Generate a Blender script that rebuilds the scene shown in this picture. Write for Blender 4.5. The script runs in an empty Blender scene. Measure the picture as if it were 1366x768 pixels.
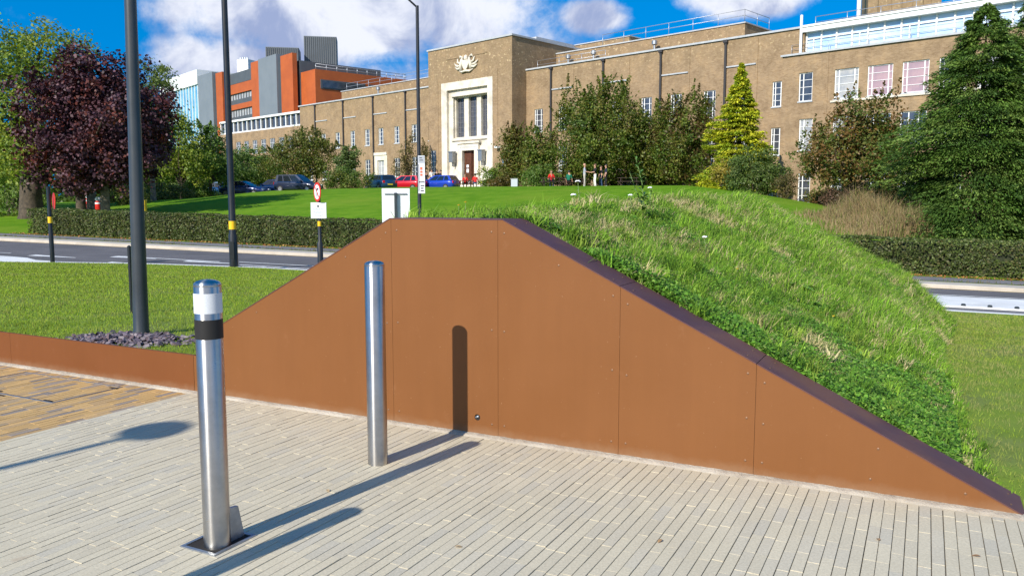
import bpy, math, random
import numpy as np
from mathutils import Vector, Matrix, noise

R = math.radians
random.seed(7)
rng = np.random.default_rng(11)
scene = bpy.context.scene
COL = scene.collection

# ------------------------------------------------------------------ camera
F_PX, HORIZ = 1073.0, 113.0
PITCH = math.atan(HORIZ / F_PX)
EYE = Vector((0.0, 0.0, 1.5))
cd = bpy.data.cameras.new('camera')
cd.sensor_width = 36.0
cd.lens = 36.0 * F_PX / 1366.0
cd.clip_start = 0.05
cd.clip_end = 6000.0
cam = bpy.data.objects.new('camera', cd)
COL.objects.link(cam)
cam.location = EYE
cam.rotation_euler = (math.pi / 2 - PITCH, 0, 0)
scene.camera = cam

# ------------------------------------------------------------------ sun, sky, exposure
SUN_EL, SUN_AZ = 32.4, 214.9          # azimuth clockwise from +Y (view direction)
sd = bpy.data.lights.new('sun', 'SUN')
sd.energy = 4.8
sd.angle = R(0.5)
sd.color = (1.0, 0.95, 0.86)
sun = bpy.data.objects.new('sun', sd)
COL.objects.link(sun)
sdir = Vector((math.sin(R(SUN_AZ)) * math.cos(R(SUN_EL)), math.cos(R(SUN_AZ)) * math.cos(R(SUN_EL)), math.sin(R(SUN_EL))))
sun.rotation_euler = sdir.to_track_quat('Z', 'Y').to_euler()
sun.location = (-20, -30, 30)

scene.view_settings.view_transform = 'Standard'
scene.view_settings.look = 'None'
scene.view_settings.gamma = 1.0
scene.view_settings.exposure = 0.42
scene.view_settings.use_curve_mapping = False

world = bpy.data.worlds.new('World')
scene.world = world
world.use_nodes = True


class NT:
    """small helper to wire shader nodes"""
    def __init__(s, tree):
        s.t = tree
        s.n = tree.nodes
        s.l = tree.links

    def node(s, typ, **kw):
        nd = s.n.new(typ)
        for k, v in kw.items():
            setattr(nd, k, v)
        return nd

    def put(s, inp, val):
        if isinstance(val, bpy.types.NodeSocket):
            s.l.new(val, inp)
        elif isinstance(val, (tuple, list)) and len(val) == 3 and inp.type == 'RGBA':
            inp.default_value = (*val, 1.0)
        else:
            inp.default_value = val

    def math(s, op, a, b=None, c=None, clamp=False):
        nd = s.node('ShaderNodeMath', operation=op, use_clamp=clamp)
        s.put(nd.inputs[0], a)
        if b is not None:
            s.put(nd.inputs[1], b)
        if c is not None:
            s.put(nd.inputs[2], c)
        return nd.outputs[0]

    def mix(s, fac, a, b, blend='MIX'):
        nd = s.node('ShaderNodeMix', data_type='RGBA', blend_type=blend)
        s.put(nd.inputs[0], fac)
        s.put(nd.inputs[6], a)
        s.put(nd.inputs[7], b)
        return nd.outputs[2]

    def noise(s, vec, scale, detail=4.0, rough=0.55, dist=0.0):
        nd = s.node('ShaderNodeTexNoise')
        if vec is not None:
            s.put(nd.inputs['Vector'], vec)
        nd.inputs['Scale'].default_value = scale
        nd.inputs['Detail'].default_value = detail
        nd.inputs['Roughness'].default_value = rough
        nd.inputs['Distortion'].default_value = dist
        return nd.outputs['Fac']

    def ramp(s, fac, stops):
        nd = s.node('ShaderNodeValToRGB')
        el = nd.color_ramp.elements
        while len(el) > 1:
            el.remove(el[-1])
        for i, (p, c) in enumerate(stops):
            e = el[0] if i == 0 else el.new(p)
            e.position = p
            e.color = (*c, 1.0) if len(c) == 3 else c
        s.put(nd.inputs[0], fac)
        return nd.outputs[0]

    def smooth(s, x, lo, hi):
        nd = s.node('ShaderNodeMapRange', interpolation_type='SMOOTHSTEP')
        s.put(nd.inputs[0], x)
        nd.inputs[1].default_value = lo
        nd.inputs[2].default_value = hi
        return nd.outputs[0]


def build_world():
    w = NT(world.node_tree)
    w.n.clear()
    geo = w.node('ShaderNodeTexCoord')
    vec = geo.outputs['Generated']
    sep = w.node('ShaderNodeSeparateXYZ')
    w.put(sep.inputs[0], vec)
    x, y, z = sep.outputs
    # the clear sky: Nishita, read a little higher up so the low sky stays deep blue
    comb = w.node('ShaderNodeCombineXYZ')
    w.put(comb.inputs[0], x)
    w.put(comb.inputs[1], y)
    w.put(comb.inputs[2], w.math('ADD', w.math('MULTIPLY', w.math('MAXIMUM', z, 0.0), 0.8), 0.42))
    nrm = w.node('ShaderNodeVectorMath', operation='NORMALIZE')
    w.put(nrm.inputs[0], comb.outputs[0])
    sky = w.node('ShaderNodeTexSky', sky_type='NISHITA')
    sky.sun_disc = False
    sky.sun_elevation = R(SUN_EL)
    sky.sun_rotation = R(SUN_AZ)
    sky.air_density = 1.0
    sky.dust_density = 0.2
    sky.ozone_density = 3.0
    w.put(sky.inputs[0], nrm.outputs[0])
    hs = w.node('ShaderNodeHueSaturation')
    hs.inputs['Hue'].default_value = 0.497
    hs.inputs['Saturation'].default_value = 1.6
    hs.inputs['Value'].default_value = 2.3
    w.put(hs.inputs['Color'], sky.outputs[0])
    # clouds: banks fixed in the sky by azimuth and elevation
    az = w.math('ARCTAN2', x, y)
    el = w.math('ARCSINE', z)
    n1 = w.noise(vec, 5.0, 8.0, 0.62, 0.3)
    n2 = w.noise(vec, 14.0, 7.0, 0.62, 0.2)
    nn = w.math('ADD', w.math('MULTIPLY', w.math('SUBTRACT', n1, 0.5), 1.6), w.math('MULTIPLY', w.math('SUBTRACT', n2, 0.5), 1.1))
    total = None
    banks = [(-0.20, 0.235, 0.225, 0.080, 1.0), (-0.33, 0.15, 0.12, 0.05, 0.8), (-0.14, 0.13, 0.10, 0.05, 0.8), (0.10, 0.222, 0.046, 0.022, 0.80),
             (0.275, 0.235, 0.07, 0.030, 1.05), (-0.60, 0.245, 0.09, 0.022, 0.62), (-0.51, 0.185, 0.07, 0.022, 0.55),
             (0.415, 0.235, 0.04, 0.012, 0.6), (0.53, 0.245, 0.05, 0.018, 0.8), (0.0, 0.18, 0.05, 0.03, 0.4),
             (-0.9, 0.3, 0.2, 0.1, 0.8), (0.9, 0.3, 0.25, 0.1, 0.9), (1.6, 0.4, 0.4, 0.15, 0.8), (-1.7, 0.35, 0.4, 0.15, 0.8),  # out-of-view banks, added for what the steel bollards reflect
             (3.14, 0.30, 0.9, 0.30, 1.0), (-3.14, 0.30, 0.9, 0.30, 1.0)]  # unseen banks behind the camera, added to whiten the bollards' reflections
    for (a0, e0, ra, re, amp) in banks:
        da = w.math('DIVIDE', w.math('SUBTRACT', az, a0), ra)
        de = w.math('DIVIDE', w.math('SUBTRACT', el, e0), re)
        d2 = w.math('ADD', w.math('MULTIPLY', da, da), w.math('MULTIPLY', de, de))
        b = w.math('MULTIPLY', w.math('EXPONENT', w.math('MULTIPLY', d2, -0.8)), amp)
        total = b if total is None else w.math('MAXIMUM', total, b)
    dens = w.math('ADD', total, w.math('MULTIPLY', nn, 0.66))
    cover = w.smooth(dens, 0.32, 0.66)
    sh = w.noise(vec, 8.0, 6.0, 0.6, 0.4)
    lit = w.smooth(w.math('ADD', w.math('MULTIPLY', el, 3.3), w.math('MULTIPLY', w.math('SUBTRACT', sh, 0.5), 2.0)), 0.40, 0.90)
    ccol = w.mix(lit, (0.31, 0.38, 0.60), (0.80, 0.83, 0.92))
    bg1 = w.node('ShaderNodeBackground')
    w.put(bg1.inputs[0], hs.outputs[0])
    bg1.inputs[1].default_value = 0.08
    bg2 = w.node('ShaderNodeBackground')
    w.put(bg2.inputs[0], ccol)
    bg2.inputs[1].default_value = 0.85
    mx = w.node('ShaderNodeMixShader')
    w.put(mx.inputs[0], cover)
    w.l.new(bg1.outputs[0], mx.inputs[1])
    w.l.new(bg2.outputs[0], mx.inputs[2])
    out = w.node('ShaderNodeOutputWorld')
    w.l.new(mx.outputs[0], out.inputs[0])


build_world()

# ------------------------------------------------------------------ helpers
def put_props(o, label=None, cat=None, group=None, kind=None):
    if label:
        o['label'] = label
    if cat:
        o['category'] = cat
    if group:
        o['group'] = group
    if kind:
        o['kind'] = kind
    return o


def thing(name, label, cat, loc=(0, 0, 0), rz=0.0, group=None):
    o = bpy.data.objects.new(name, None)
    o.empty_display_size = 0.2
    COL.objects.link(o)
    o.location = loc
    o.rotation_euler = (0, 0, rz)
    return put_props(o, label, cat, group)


def dup(o, parent=None):
    kids = [c for c in COL.objects if c.parent == o]
    c = o.copy()
    COL.objects.link(c)
    if parent is not None:
        c.parent = parent
    for k in kids:
        dup(k, c)
    return c


class MB:
    def __init__(s):
        s.v, s.f, s.m, s.sm = [], [], [], []

    def add(s, vs, fs, mi=0, smooth=False):
        b = len(s.v)
        s.v.extend([tuple(p) for p in vs])
        for f in fs:
            s.f.append([i + b for i in f])
            s.m.append(mi)
            s.sm.append(smooth)
        return s

    def box(s, x0, x1, y0, y1, z0, z1, mi=0, M=None):
        vs = [(x, y, z) for z in (z0, z1) for y in (y0, y1) for x in (x0, x1)]
        if M is not None:
            vs = [M @ Vector(p) for p in vs]
        fs = [(0, 2, 3, 1), (4, 5, 7, 6), (0, 1, 5, 4), (2, 6, 7, 3), (0, 4, 6, 2), (1, 3, 7, 5)]
        return s.add(vs, fs, mi)

    def quad(s, a, b, c, d, mi=0):
        return s.add([a, b, c, d], [(0, 1, 2, 3)], mi)

    def tube(s, pts, radii, n=8, mi=0, caps=True, smooth=True):
        pts = [Vector(p) for p in pts]
        if not isinstance(radii, (list, tuple)):
            radii = [radii] * len(pts)
        vs, fs = [], []
        prev = None
        for i, p in enumerate(pts):
            d = (pts[min(i + 1, len(pts) - 1)] - pts[max(i - 1, 0)])
            if d.length < 1e-9:
                d = Vector((0, 0, 1))
            d.normalize()
            a = Vector((1, 0, 0)) if abs(d.x) < 0.9 else Vector((0, 1, 0))
            if prev is not None:
                a = prev
            u = (a - d * a.dot(d)).normalized()
            prev = u
            v = d.cross(u)
            for k in range(n):
                t = 2 * math.pi * k / n
                vs.append(p + (u * math.cos(t) + v * math.sin(t)) * radii[i])
        for i in range(len(pts) - 1):
            for k in range(n):
                k2 = (k + 1) % n
                fs.append((i * n + k, i * n + k2, (i + 1) * n + k2, (i + 1) * n + k))
        s.add(vs, fs, mi, smooth)
        if caps:
            b = len(s.v) - len(vs)
            s.f.append([b + k for k in range(n)][::-1]); s.m.append(mi); s.sm.append(False)
            s.f.append([b + (len(pts) - 1) * n + k for k in range(n)]); s.m.append(mi); s.sm.append(False)
        return s

    def lathe(s, prof, n=32, c=(0, 0, 0), mi=0, smooth=True, M=None):
        if smooth and len(prof) > 2:
            runs, cur = [], [prof[0]]
            for i in range(1, len(prof)):
                cur.append(prof[i])
                if i < len(prof) - 1:
                    a = math.atan2(prof[i][1] - prof[i - 1][1], prof[i][0] - prof[i - 1][0])
                    b = math.atan2(prof[i + 1][1] - prof[i][1], prof[i + 1][0] - prof[i][0])
                    if abs((b - a + math.pi) % (2 * math.pi) - math.pi) > R(34):
                        runs.append(cur)
                        cur = [prof[i]]
            runs.append(cur)
            if len(runs) > 1:
                for rn_ in runs:
                    if len(rn_) > 1:
                        s.lathe(rn_, n, c, mi, True, M)
                return s
        vs, fs = [], []
        for (r, z) in prof:
            for k in range(n):
                t = 2 * math.pi * k / n
                p = Vector((c[0] + r * math.cos(t), c[1] + r * math.sin(t), c[2] + z))
                vs.append(M @ p if M is not None else p)
        for i in range(len(prof) - 1):
            for k in range(n):
                k2 = (k + 1) % n
                fs.append((i * n + k, i * n + k2, (i + 1) * n + k2, (i + 1) * n + k))
        return s.add(vs, fs, mi, smooth)

    def prism(s, poly, y0, y1, mi=0, M=None):
        """polygon in x,z extruded along y"""
        n = len(poly)
        vs = [Vector((p[0], y0, p[1])) for p in poly] + [Vector((p[0], y1, p[1])) for p in poly]
        if M is not None:
            vs = [M @ p for p in vs]
        fs = [tuple(range(n)), tuple(range(2 * n - 1, n - 1, -1))]
        for i in range(n):
            j = (i + 1) % n
            fs.append((i, i + n, j + n, j))
        return s.add(vs, fs, mi)

    def build(s, name, mats, parent=None, bevel=0.0, seg=2):
        me = bpy.data.meshes.new(name)
        me.from_pydata(s.v, [], s.f)
        if not isinstance(mats, (list, tuple)):
            mats = [mats]
        for m in mats:
            me.materials.append(m)
        me.polygons.foreach_set('material_index', s.m)
        me.polygons.foreach_set('use_smooth', s.sm)
        me.update()
        o = bpy.data.objects.new(name, me)
        COL.objects.link(o)
        if parent is not None:
            o.parent = parent
        if bevel > 0:
            b = o.modifiers.new('bevel', 'BEVEL')
            b.width = bevel
            b.segments = seg
            b.limit_method = 'ANGLE'
            b.angle_limit = R(35)
        return o


def np_obj(name, V, Q=None, T=None, mats=(), colors=None, mat_idx=None, parent=None, smooth=False):
    """mesh from numpy arrays: Q quads, T triangles, colors per face (quads first)"""
    V = np.asarray(V, dtype=np.float32)
    Q = np.zeros((0, 4), np.int32) if Q is None else np.asarray(Q, np.int32)
    T = np.zeros((0, 3), np.int32) if T is None else np.asarray(T, np.int32)
    me = bpy.data.meshes.new(name)
    me.vertices.add(len(V))
    me.vertices.foreach_set('co', V.ravel())
    nl = Q.size + T.size
    me.loops.add(nl)
    me.loops.foreach_set('vertex_index', np.concatenate([Q.ravel(), T.ravel()]).astype(np.int32))
    nf = len(Q) + len(T)
    me.polygons.add(nf)
    ls = np.concatenate([np.arange(len(Q)) * 4, Q.size + np.arange(len(T)) * 3]).astype(np.int32)
    me.polygons.foreach_set('loop_start', ls)
    if mat_idx is not None:
        me.polygons.foreach_set('material_index', np.asarray(mat_idx, np.int32))
    me.polygons.foreach_set('use_smooth', np.full(nf, bool(smooth)))
    if colors is not None:
        at = me.attributes.new('tint', 'FLOAT_COLOR', 'FACE')
        c4 = np.ones((nf, 4), np.float32)
        c4[:, :3] = colors
        at.data.foreach_set('color', c4.ravel())
    for m in (mats if isinstance(mats, (list, tuple)) else [mats]):
        me.materials.append(m)
    me.update(calc_edges=True)
    me.validate()
    o = bpy.data.objects.new(name, me)
    COL.objects.link(o)
    if parent is not None:
        o.parent = parent
    return o


def at(px, py, Y):
    """the point at distance Y ahead seen at this pixel of the 1366 px photograph"""
    a, b = (px - 683) / F_PX, (384 - py) / F_PX
    d = Vector((a, math.cos(PITCH) + b * math.sin(PITCH), -math.sin(PITCH) + b * math.cos(PITCH)))
    return EYE + d * (Y / d.y)


# ------------------------------------------------------------------ materials
def mat(name, color=(0.5, 0.5, 0.5), rough=0.6, metal=0.0, spec=0.5, emit=None, coat=0.0):
    m = bpy.data.materials.new(name)
    m.use_nodes = True
    b = m.node_tree.nodes['Principled BSDF']
    b.inputs['Base Color'].default_value = (*color, 1)
    b.inputs['Roughness'].default_value = rough
    b.inputs['Metallic'].default_value = metal
    b.inputs['Specular IOR Level'].default_value = spec
    if coat:
        b.inputs['Coat Weight'].default_value = coat
        b.inputs['Coat Roughness'].default_value = 0.05
    return m


def noisy(name, c1, c2, scale=3.0, rough=0.7, metal=0.0, detail=5.0, bump=0.0, bscale=40.0, spec=0.4, c3=None, s3=0.5, coord='Object', rvar=0.0, stretch=None):
    m = mat(name, c1, rough, metal, spec)
    t = NT(m.node_tree)
    b = t.n['Principled BSDF']
    tc = t.node('ShaderNodeTexCoord')
    v = tc.outputs[coord]
    if stretch:
        mp = t.node('ShaderNodeMapping')
        mp.inputs['Scale'].default_value = stretch
        t.put(mp.inputs[0], v)
        v = mp.outputs[0]
    n1 = t.noise(v, scale, detail, 0.6)
    col = t.mix(t.smooth(n1, 0.32, 0.68), c1, c2)
    if c3 is not None:
        n3 = t.noise(v, s3, 4.0, 0.6, 0.3)
        col = t.mix(t.smooth(n3, 0.45, 0.70), col, c3)
    t.put(b.inputs['Base Color'], col)
    if rvar:
        nr = t.noise(v, scale * 2.3, 4.0, 0.6)
        t.put(b.inputs['Roughness'], t.math('ADD', t.math('MULTIPLY', t.math('SUBTRACT', nr, 0.5), rvar), rough))
    if bump:
        bp = t.node('ShaderNodeBump')
        bp.inputs['Strength'].default_value = bump
        bp.inputs['Distance'].default_value = 0.02
        t.put(bp.inputs['Height'], t.noise(v, bscale, 6.0, 0.65))
        t.put(b.inputs['Normal'], bp.outputs[0])
    return m


def tinted(name, rough=0.55, spec=0.3, trans=0.35, fine=0.0, tgain=(1.15, 1.25, 0.7), upn=0.0):
    """base colour from the per-face colour of the leaf or blade itself"""
    m = mat(name, (0.1, 0.2, 0.05), rough, 0, spec)
    t = NT(m.node_tree)
    b = t.n['Principled BSDF']
    a = t.node('ShaderNodeAttribute', attribute_name='tint')
    col = a.outputs['Color']
    if fine:
        tc = t.node('ShaderNodeTexCoord')
        n1 = t.noise(tc.outputs['Object'], fine, 5.0, 0.65)
        col = t.mix(1.0, col, t.ramp(n1, [(0.25, (0.78, 0.78, 0.78)), (0.75, (1.16, 1.16, 1.16))]), 'MULTIPLY')
        # trodden-in grime, rust bleeding and a few pressed gum spots
        n2 = t.noise(tc.outputs['Object'], 1.1, 7.0, 0.68)
        col = t.mix(1.0, col, t.ramp(n2, [(0.30, (0.93, 0.92, 0.90)), (0.55, (1, 1, 1)), (0.8, (1.03, 1.02, 1.0))]), 'MULTIPLY')
        n3 = t.noise(tc.outputs['Object'], 6.0, 3.0, 0.5)
        col = t.mix(t.math('MULTIPLY', t.smooth(n3, 0.69, 0.76), 0.30), col, (0.34, 0.23, 0.14))
        vo = t.node('ShaderNodeTexVoronoi', feature='F1')
        vo.inputs['Scale'].default_value = 2.3
        t.put(vo.inputs['Vector'], tc.outputs['Object'])
        col = t.mix(t.math('MULTIPLY', t.math('SUBTRACT', 1.0, t.smooth(vo.outputs['Distance'], 0.020, 0.032)), 0.45), col, (0.22, 0.20, 0.18))
    t.put(b.inputs['Base Color'], col)
    if upn > 0:
        # a sward shades as a soft surface, not as thousands of hard facets
        g = t.node('ShaderNodeNewGeometry')
        v1 = t.node('ShaderNodeVectorMath', operation='SCALE')
        t.put(v1.inputs[0], g.outputs['Normal'])
        v1.inputs[3].default_value = 1 - upn
        v2 = t.node('ShaderNodeVectorMath', operation='ADD')
        t.put(v2.inputs[0], v1.outputs[0])
        v2.inputs[1].default_value = (-0.15 * upn, -0.25 * upn, upn)
        v3 = t.node('ShaderNodeVectorMath', operation='NORMALIZE')
        t.put(v3.inputs[0], v2.outputs[0])
        t.put(b.inputs['Normal'], v3.outputs[0])
    if trans > 0:
        tr = t.node('ShaderNodeBsdfTranslucent')
        t.put(tr.inputs[0], t.mix(1.0, col, tgain, 'MULTIPLY'))
        mx = t.node('ShaderNodeMixShader')
        mx.inputs[0].default_value = trans
        t.l.new(b.outputs[0], mx.inputs[1])
        t.l.new(tr.outputs[0], mx.inputs[2])
        t.l.new(mx.outputs[0], t.n['Material Output'].inputs[0])
    return m


def brick_mat(name, c1, c2, mortar, bump=0.3):
    m = mat(name, c1, 0.85, 0, 0.2)
    t = NT(m.node_tree)
    b = t.n['Principled BSDF']
    tc = t.node('ShaderNodeTexCoord')
    sp = t.node('ShaderNodeSeparateXYZ')
    t.put(sp.inputs[0], tc.outputs['Object'])
    cb = t.node('ShaderNodeCombineXYZ')
    t.put(cb.inputs[0], t.math('ADD', sp.outputs[0], sp.outputs[1]))
    t.put(cb.inputs[1], sp.outputs[2])
    br = t.node('ShaderNodeTexBrick')
    t.put(br.inputs['Vector'], cb.outputs[0])
    br.inputs['Color1'].default_value = (*c1, 1)
    br.inputs['Color2'].default_value = (*c2, 1)
    br.inputs['Mortar'].default_value = (*mortar, 1)
    br.inputs['Scale'].default_value = 1.0
    br.inputs['Mortar Size'].default_value = 0.008
    br.inputs['Mortar Smooth'].default_value = 0.3
    br.inputs['Brick Width'].default_value = 0.235
    br.inputs['Row Height'].default_value = 0.085
    br.inputs['Bias'].default_value = -0.1
    n1 = t.noise(tc.outputs['Object'], 0.8, 8.0, 0.72)
    col = t.mix(1.0, br.outputs['Color'], t.ramp(n1, [(0.28, (0.66, 0.63, 0.61)), (0.5, (1, 1, 1)), (0.74, (1.30, 1.24, 1.12))]), 'MULTIPLY')
    # sooty, blotchy band of weathered brick up near the parapets and odd pale repairs
    n2 = t.noise(cb.outputs[0], 2.2, 5.0, 0.7)
    zz = t.smooth(sp.outputs[2], 12.0, 16.5)
    mp = t.node('ShaderNodeMapping')
    mp.inputs['Scale'].default_value = (1.6, 0.10, 1)
    t.put(mp.inputs[0], cb.outputs[0])
    drip = t.smooth(t.noise(mp.outputs[0], 1.0, 5.0, 0.65), 0.52, 0.70)
    col = t.mix(t.math('MULTIPLY', drip, 0.35), col, (0.20, 0.145, 0.085))
    soot = t.math('MULTIPLY', t.math('MULTIPLY', zz, t.smooth(n2, 0.35, 0.65)), 0.6)
    col = t.mix(soot, col, (0.23, 0.165, 0.09))
    n3 = t.noise(cb.outputs[0], 3.1, 3.0, 0.6)
    pale = t.math('MULTIPLY', t.math('MULTIPLY', zz, t.smooth(n3, 0.60, 0.66)), 0.6)
    col = t.mix(pale, col, (0.62, 0.48, 0.28))
    t.put(b.inputs['Base Color'], col)
    bp = t.node('ShaderNodeBump')
    bp.inputs['Strength'].default_value = bump
    bp.inputs['Distance'].default_value = 0.01
    t.put(bp.inputs['Height'], br.outputs['Fac'])
    bp.invert = True
    t.put(b.inputs['Normal'], bp.outputs[0])
    return m


def steel_mat(name):
    m = mat(name, (0.62, 0.61, 0.60), 0.30, 1.0, 0.5)
    t = NT(m.node_tree)
    b = t.n['Principled BSDF']
    tc = t.node('ShaderNodeTexCoord')
    mp = t.node('ShaderNodeMapping')
    mp.inputs['Scale'].default_value = (60, 60, 900)
    t.put(mp.inputs[0], tc.outputs['Object'])
    n = t.noise(mp.outputs[0], 1.0, 3.0, 0.6)
    n2 = t.noise(tc.outputs['Object'], 9.0, 5.0, 0.65)
    t.put(b.inputs['Roughness'], t.math('ADD', t.math('MULTIPLY', n, 0.10), t.math('ADD', t.math('MULTIPLY', n2, 0.10), 0.20)))
    t.put(b.inputs['Base Color'], t.mix(t.smooth(n2, 0.35, 0.7), (0.52, 0.505, 0.485), (0.42, 0.405, 0.385)))
    bp = t.node('ShaderNodeBump')
    bp.inputs['Strength'].default_value = 0.06
    bp.inputs['Distance'].default_value = 0.002
    t.put(bp.inputs['Height'], n)
    t.put(b.inputs['Normal'], bp.outputs[0])
    b.inputs['Anisotropic'].default_value = 0.8
    b.inputs['Anisotropic Rotation'].default_value = 0.25
    tg = t.node('ShaderNodeTangent', direction_type='RADIAL', axis='Z')
    t.put(b.inputs['Tangent'], tg.outputs[0])
    return m


def panel_mat(name, c1, c2):
    m = noisy(name, c1, c2, 1.3, 0.55, 0.0, 5.0, 0.03, 90, 0.22, rvar=0.25)
    t = NT(m.node_tree)
    b = t.n['Principled BSDF']
    tc = t.node('ShaderNodeTexCoord')
    # faint vertical run marks and a few scuffs in the paint
    mp = t.node('ShaderNodeMapping')
    mp.inputs['Scale'].default_value = (9, 9, 0.7)
    t.put(mp.inputs[0], tc.outputs['Object'])
    st = t.noise(mp.outputs[0], 1.0, 5.0, 0.7)
    old = b.inputs['Base Color'].links[0].from_socket
    col = t.mix(1.0, old, t.ramp(st, [(0.3, (0.965, 0.96, 0.955)), (0.55, (1, 1, 1)), (0.75, (1.025, 1.025, 1.02))]), 'MULTIPLY')
    sp = t.noise(tc.outputs['Object'], 55.0, 2.0, 0.5)
    col = t.mix(t.math('MULTIPLY', t.smooth(sp, 0.72, 0.76), 0.35), col, (0.42, 0.26, 0.15))
    # splashed dust along the foot and faint blotches
    sx = t.node('ShaderNodeSeparateXYZ')
    t.put(sx.inputs[0], tc.outputs['Object'])
    bl = t.noise(tc.outputs['Object'], 7.0, 6.0, 0.7)
    low = t.math('SUBTRACT', 1.0, t.smooth(t.math('ADD', sx.outputs[2], t.math('MULTIPLY', t.math('SUBTRACT', bl, 0.5), 0.10)), 0.0, 0.075))
    col = t.mix(t.math('MULTIPLY', low, 0.30), col, (0.30, 0.20, 0.12))
    col = t.mix(t.math('MULTIPLY', t.smooth(bl, 0.60, 0.75), 0.16), col, (0.33, 0.17, 0.085))
    t.put(b.inputs['Base Color'], col)
    return m


M = {}
M['leaf'] = tinted('leaf_surface', 0.5, 0.35, 0.38)
M['copper_leaf'] = tinted('copper_leaf_surface', 0.55, 0.3, 0.14, tgain=(1.2, 0.8, 0.7))
M['needle'] = tinted('needle_surface', 0.6, 0.25, 0.2)
M['blade'] = tinted('grass_blade', 0.6, 0.15, 0.30, upn=0.75)
M['wild_blade'] = tinted('wild_grass_blade', 0.6, 0.2, 0.30, upn=0.38)
M['herb'] = tinted('herb_leaf', 0.55, 0.3, 0.32, upn=0.35)
M['bark'] = noisy('bark', (0.10, 0.075, 0.05), (0.045, 0.035, 0.025), 6, 0.9, bump=0.6, bscale=14)
M['pale_bark'] = noisy('pale_bark', (0.20, 0.17, 0.13), (0.10, 0.085, 0.065), 6, 0.9, bump=0.5, bscale=14)
M['lawn'] = noisy('mown_lawn', (0.145, 0.225, 0.022), (0.19, 0.26, 0.036), 2.2, 0.9, bump=0.5, bscale=60, spec=0.1, c3=(0.17, 0.20, 0.06), s3=0.45)
M['hill'] = noisy('hill_lawn', (0.078, 0.185, 0.006), (0.130, 0.240, 0.014), 0.9, 0.9, bump=0.9, bscale=14, spec=0.05, c3=(0.15, 0.235, 0.018), s3=0.16, detail=8.0)
M['soil'] = noisy('mound_soil', (0.10, 0.17, 0.025), (0.17, 0.20, 0.05), 3.0, 0.95, bump=0.7, bscale=25, spec=0.05)
M['asphalt'] = noisy('asphalt', (0.118, 0.110, 0.112), (0.145, 0.135, 0.135), 1.2, 0.85, bump=0.3, bscale=120, c3=(0.10, 0.095, 0.095), s3=0.25, spec=0.25)
M['path'] = noisy('path_asphalt', (0.14, 0.135, 0.14), (0.20, 0.19, 0.185), 1.5, 0.9, bump=0.3, bscale=90)
M['kerb'] = noisy('kerb_concrete', (0.42, 0.37, 0.30), (0.52, 0.46, 0.38), 1.5, 0.85, bump=0.2, bscale=60)
M['white_conc'] = noisy('white_concrete', (0.66, 0.65, 0.62), (0.76, 0.75, 0.72), 1.2, 0.8, bump=0.15, bscale=50, c3=(0.56, 0.55, 0.52), s3=0.6)
M['road_paint'] = noisy('road_paint', (0.78, 0.77, 0.74), (0.60, 0.58, 0.55), 4, 0.7)
M['yellow_paint'] = noisy('yellow_paint', (0.55, 0.36, 0.10), (0.42, 0.30, 0.14), 2, 0.7)
M['joint'] = noisy('joint_sand', (0.095, 0.080, 0.06), (0.15, 0.125, 0.09), 12, 0.95, bump=0.4, bscale=120)
M['paver'] = tinted('paver_clay', 0.82, 0.25, 0.0, fine=90.0)
M['mortar'] = noisy('edge_mortar', (0.45, 0.385, 0.295), (0.34, 0.285, 0.22), 14, 0.95, bump=0.8, bscale=60, c3=(0.52, 0.46, 0.37), s3=2.0)
M['panel'] = panel_mat('copper_brown_panel', (0.178, 0.068, 0.019), (0.190, 0.074, 0.022))
M['panel_low'] = panel_mat('copper_brown_panel_low', (0.158, 0.053, 0.0135), (0.170, 0.058, 0.016))
M['coping'] = noisy('dark_coping', (0.080, 0.034, 0.040), (0.100, 0.044, 0.046), 2.5, 0.58, 0.0, spec=0.3, c3=(0.14, 0.06, 0.04), s3=1.2, rvar=0.2, bump=0.04, bscale=70)
M['screw'] = mat('screw_metal', (0.20, 0.11, 0.06), 0.5, 0.4)
M['dark'] = mat('dark_cavity', (0.015, 0.012, 0.01), 0.9)
M['steel'] = steel_mat('brushed_stainless')
M['galv'] = noisy('galvanised_steel', (0.42, 0.44, 0.46), (0.30, 0.32, 0.34), 18, 0.45, 0.8, rvar=0.2)
M['white_film'] = noisy('white_reflective_film', (0.60, 0.62, 0.64), (0.52, 0.54, 0.57), 220, 0.75, spec=0.15)
M['black_film'] = mat('black_film', (0.018, 0.017, 0.016), 0.55, 0, 0.3)
M['post_black'] = noisy('black_post_paint', (0.012, 0.014, 0.017), (0.018, 0.02, 0.024), 5, 0.32, spec=0.5)
M['post_grey'] = noisy('dark_grey_post_paint', (0.030, 0.038, 0.044), (0.040, 0.048, 0.054), 3, 0.36, spec=0.5, rvar=0.15)
M['yellow'] = mat('yellow_band', (0.80, 0.48, 0.01), 0.45)
M['sign_white'] = noisy('sign_white', (0.78, 0.80, 0.82), (0.72, 0.74, 0.77), 3, 0.4)
M['sign_red'] = mat('sign_red', (0.62, 0.03, 0.012), 0.4)
M['ink'] = mat('sign_ink', (0.03, 0.03, 0.035), 0.6)
M['ink_grey'] = mat('sign_grey_ink', (0.26, 0.27, 0.29), 0.6)
M['sign_grey'] = mat('sign_grey', (0.36, 0.38, 0.41), 0.5)
M['sign_orange'] = mat('sign_orange', (0.60, 0.14, 0.06), 0.5)
M['slate'] = tinted('slate', 0.6, 0.4, 0.0, fine=30.0)
M['litter'] = tinted('leaf_litter', 0.8, 0.2, 0.0)
M['brick'] = brick_mat('buff_brick', (0.315, 0.218, 0.128), (0.235, 0.155, 0.084), (0.32, 0.245, 0.165))
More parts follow.
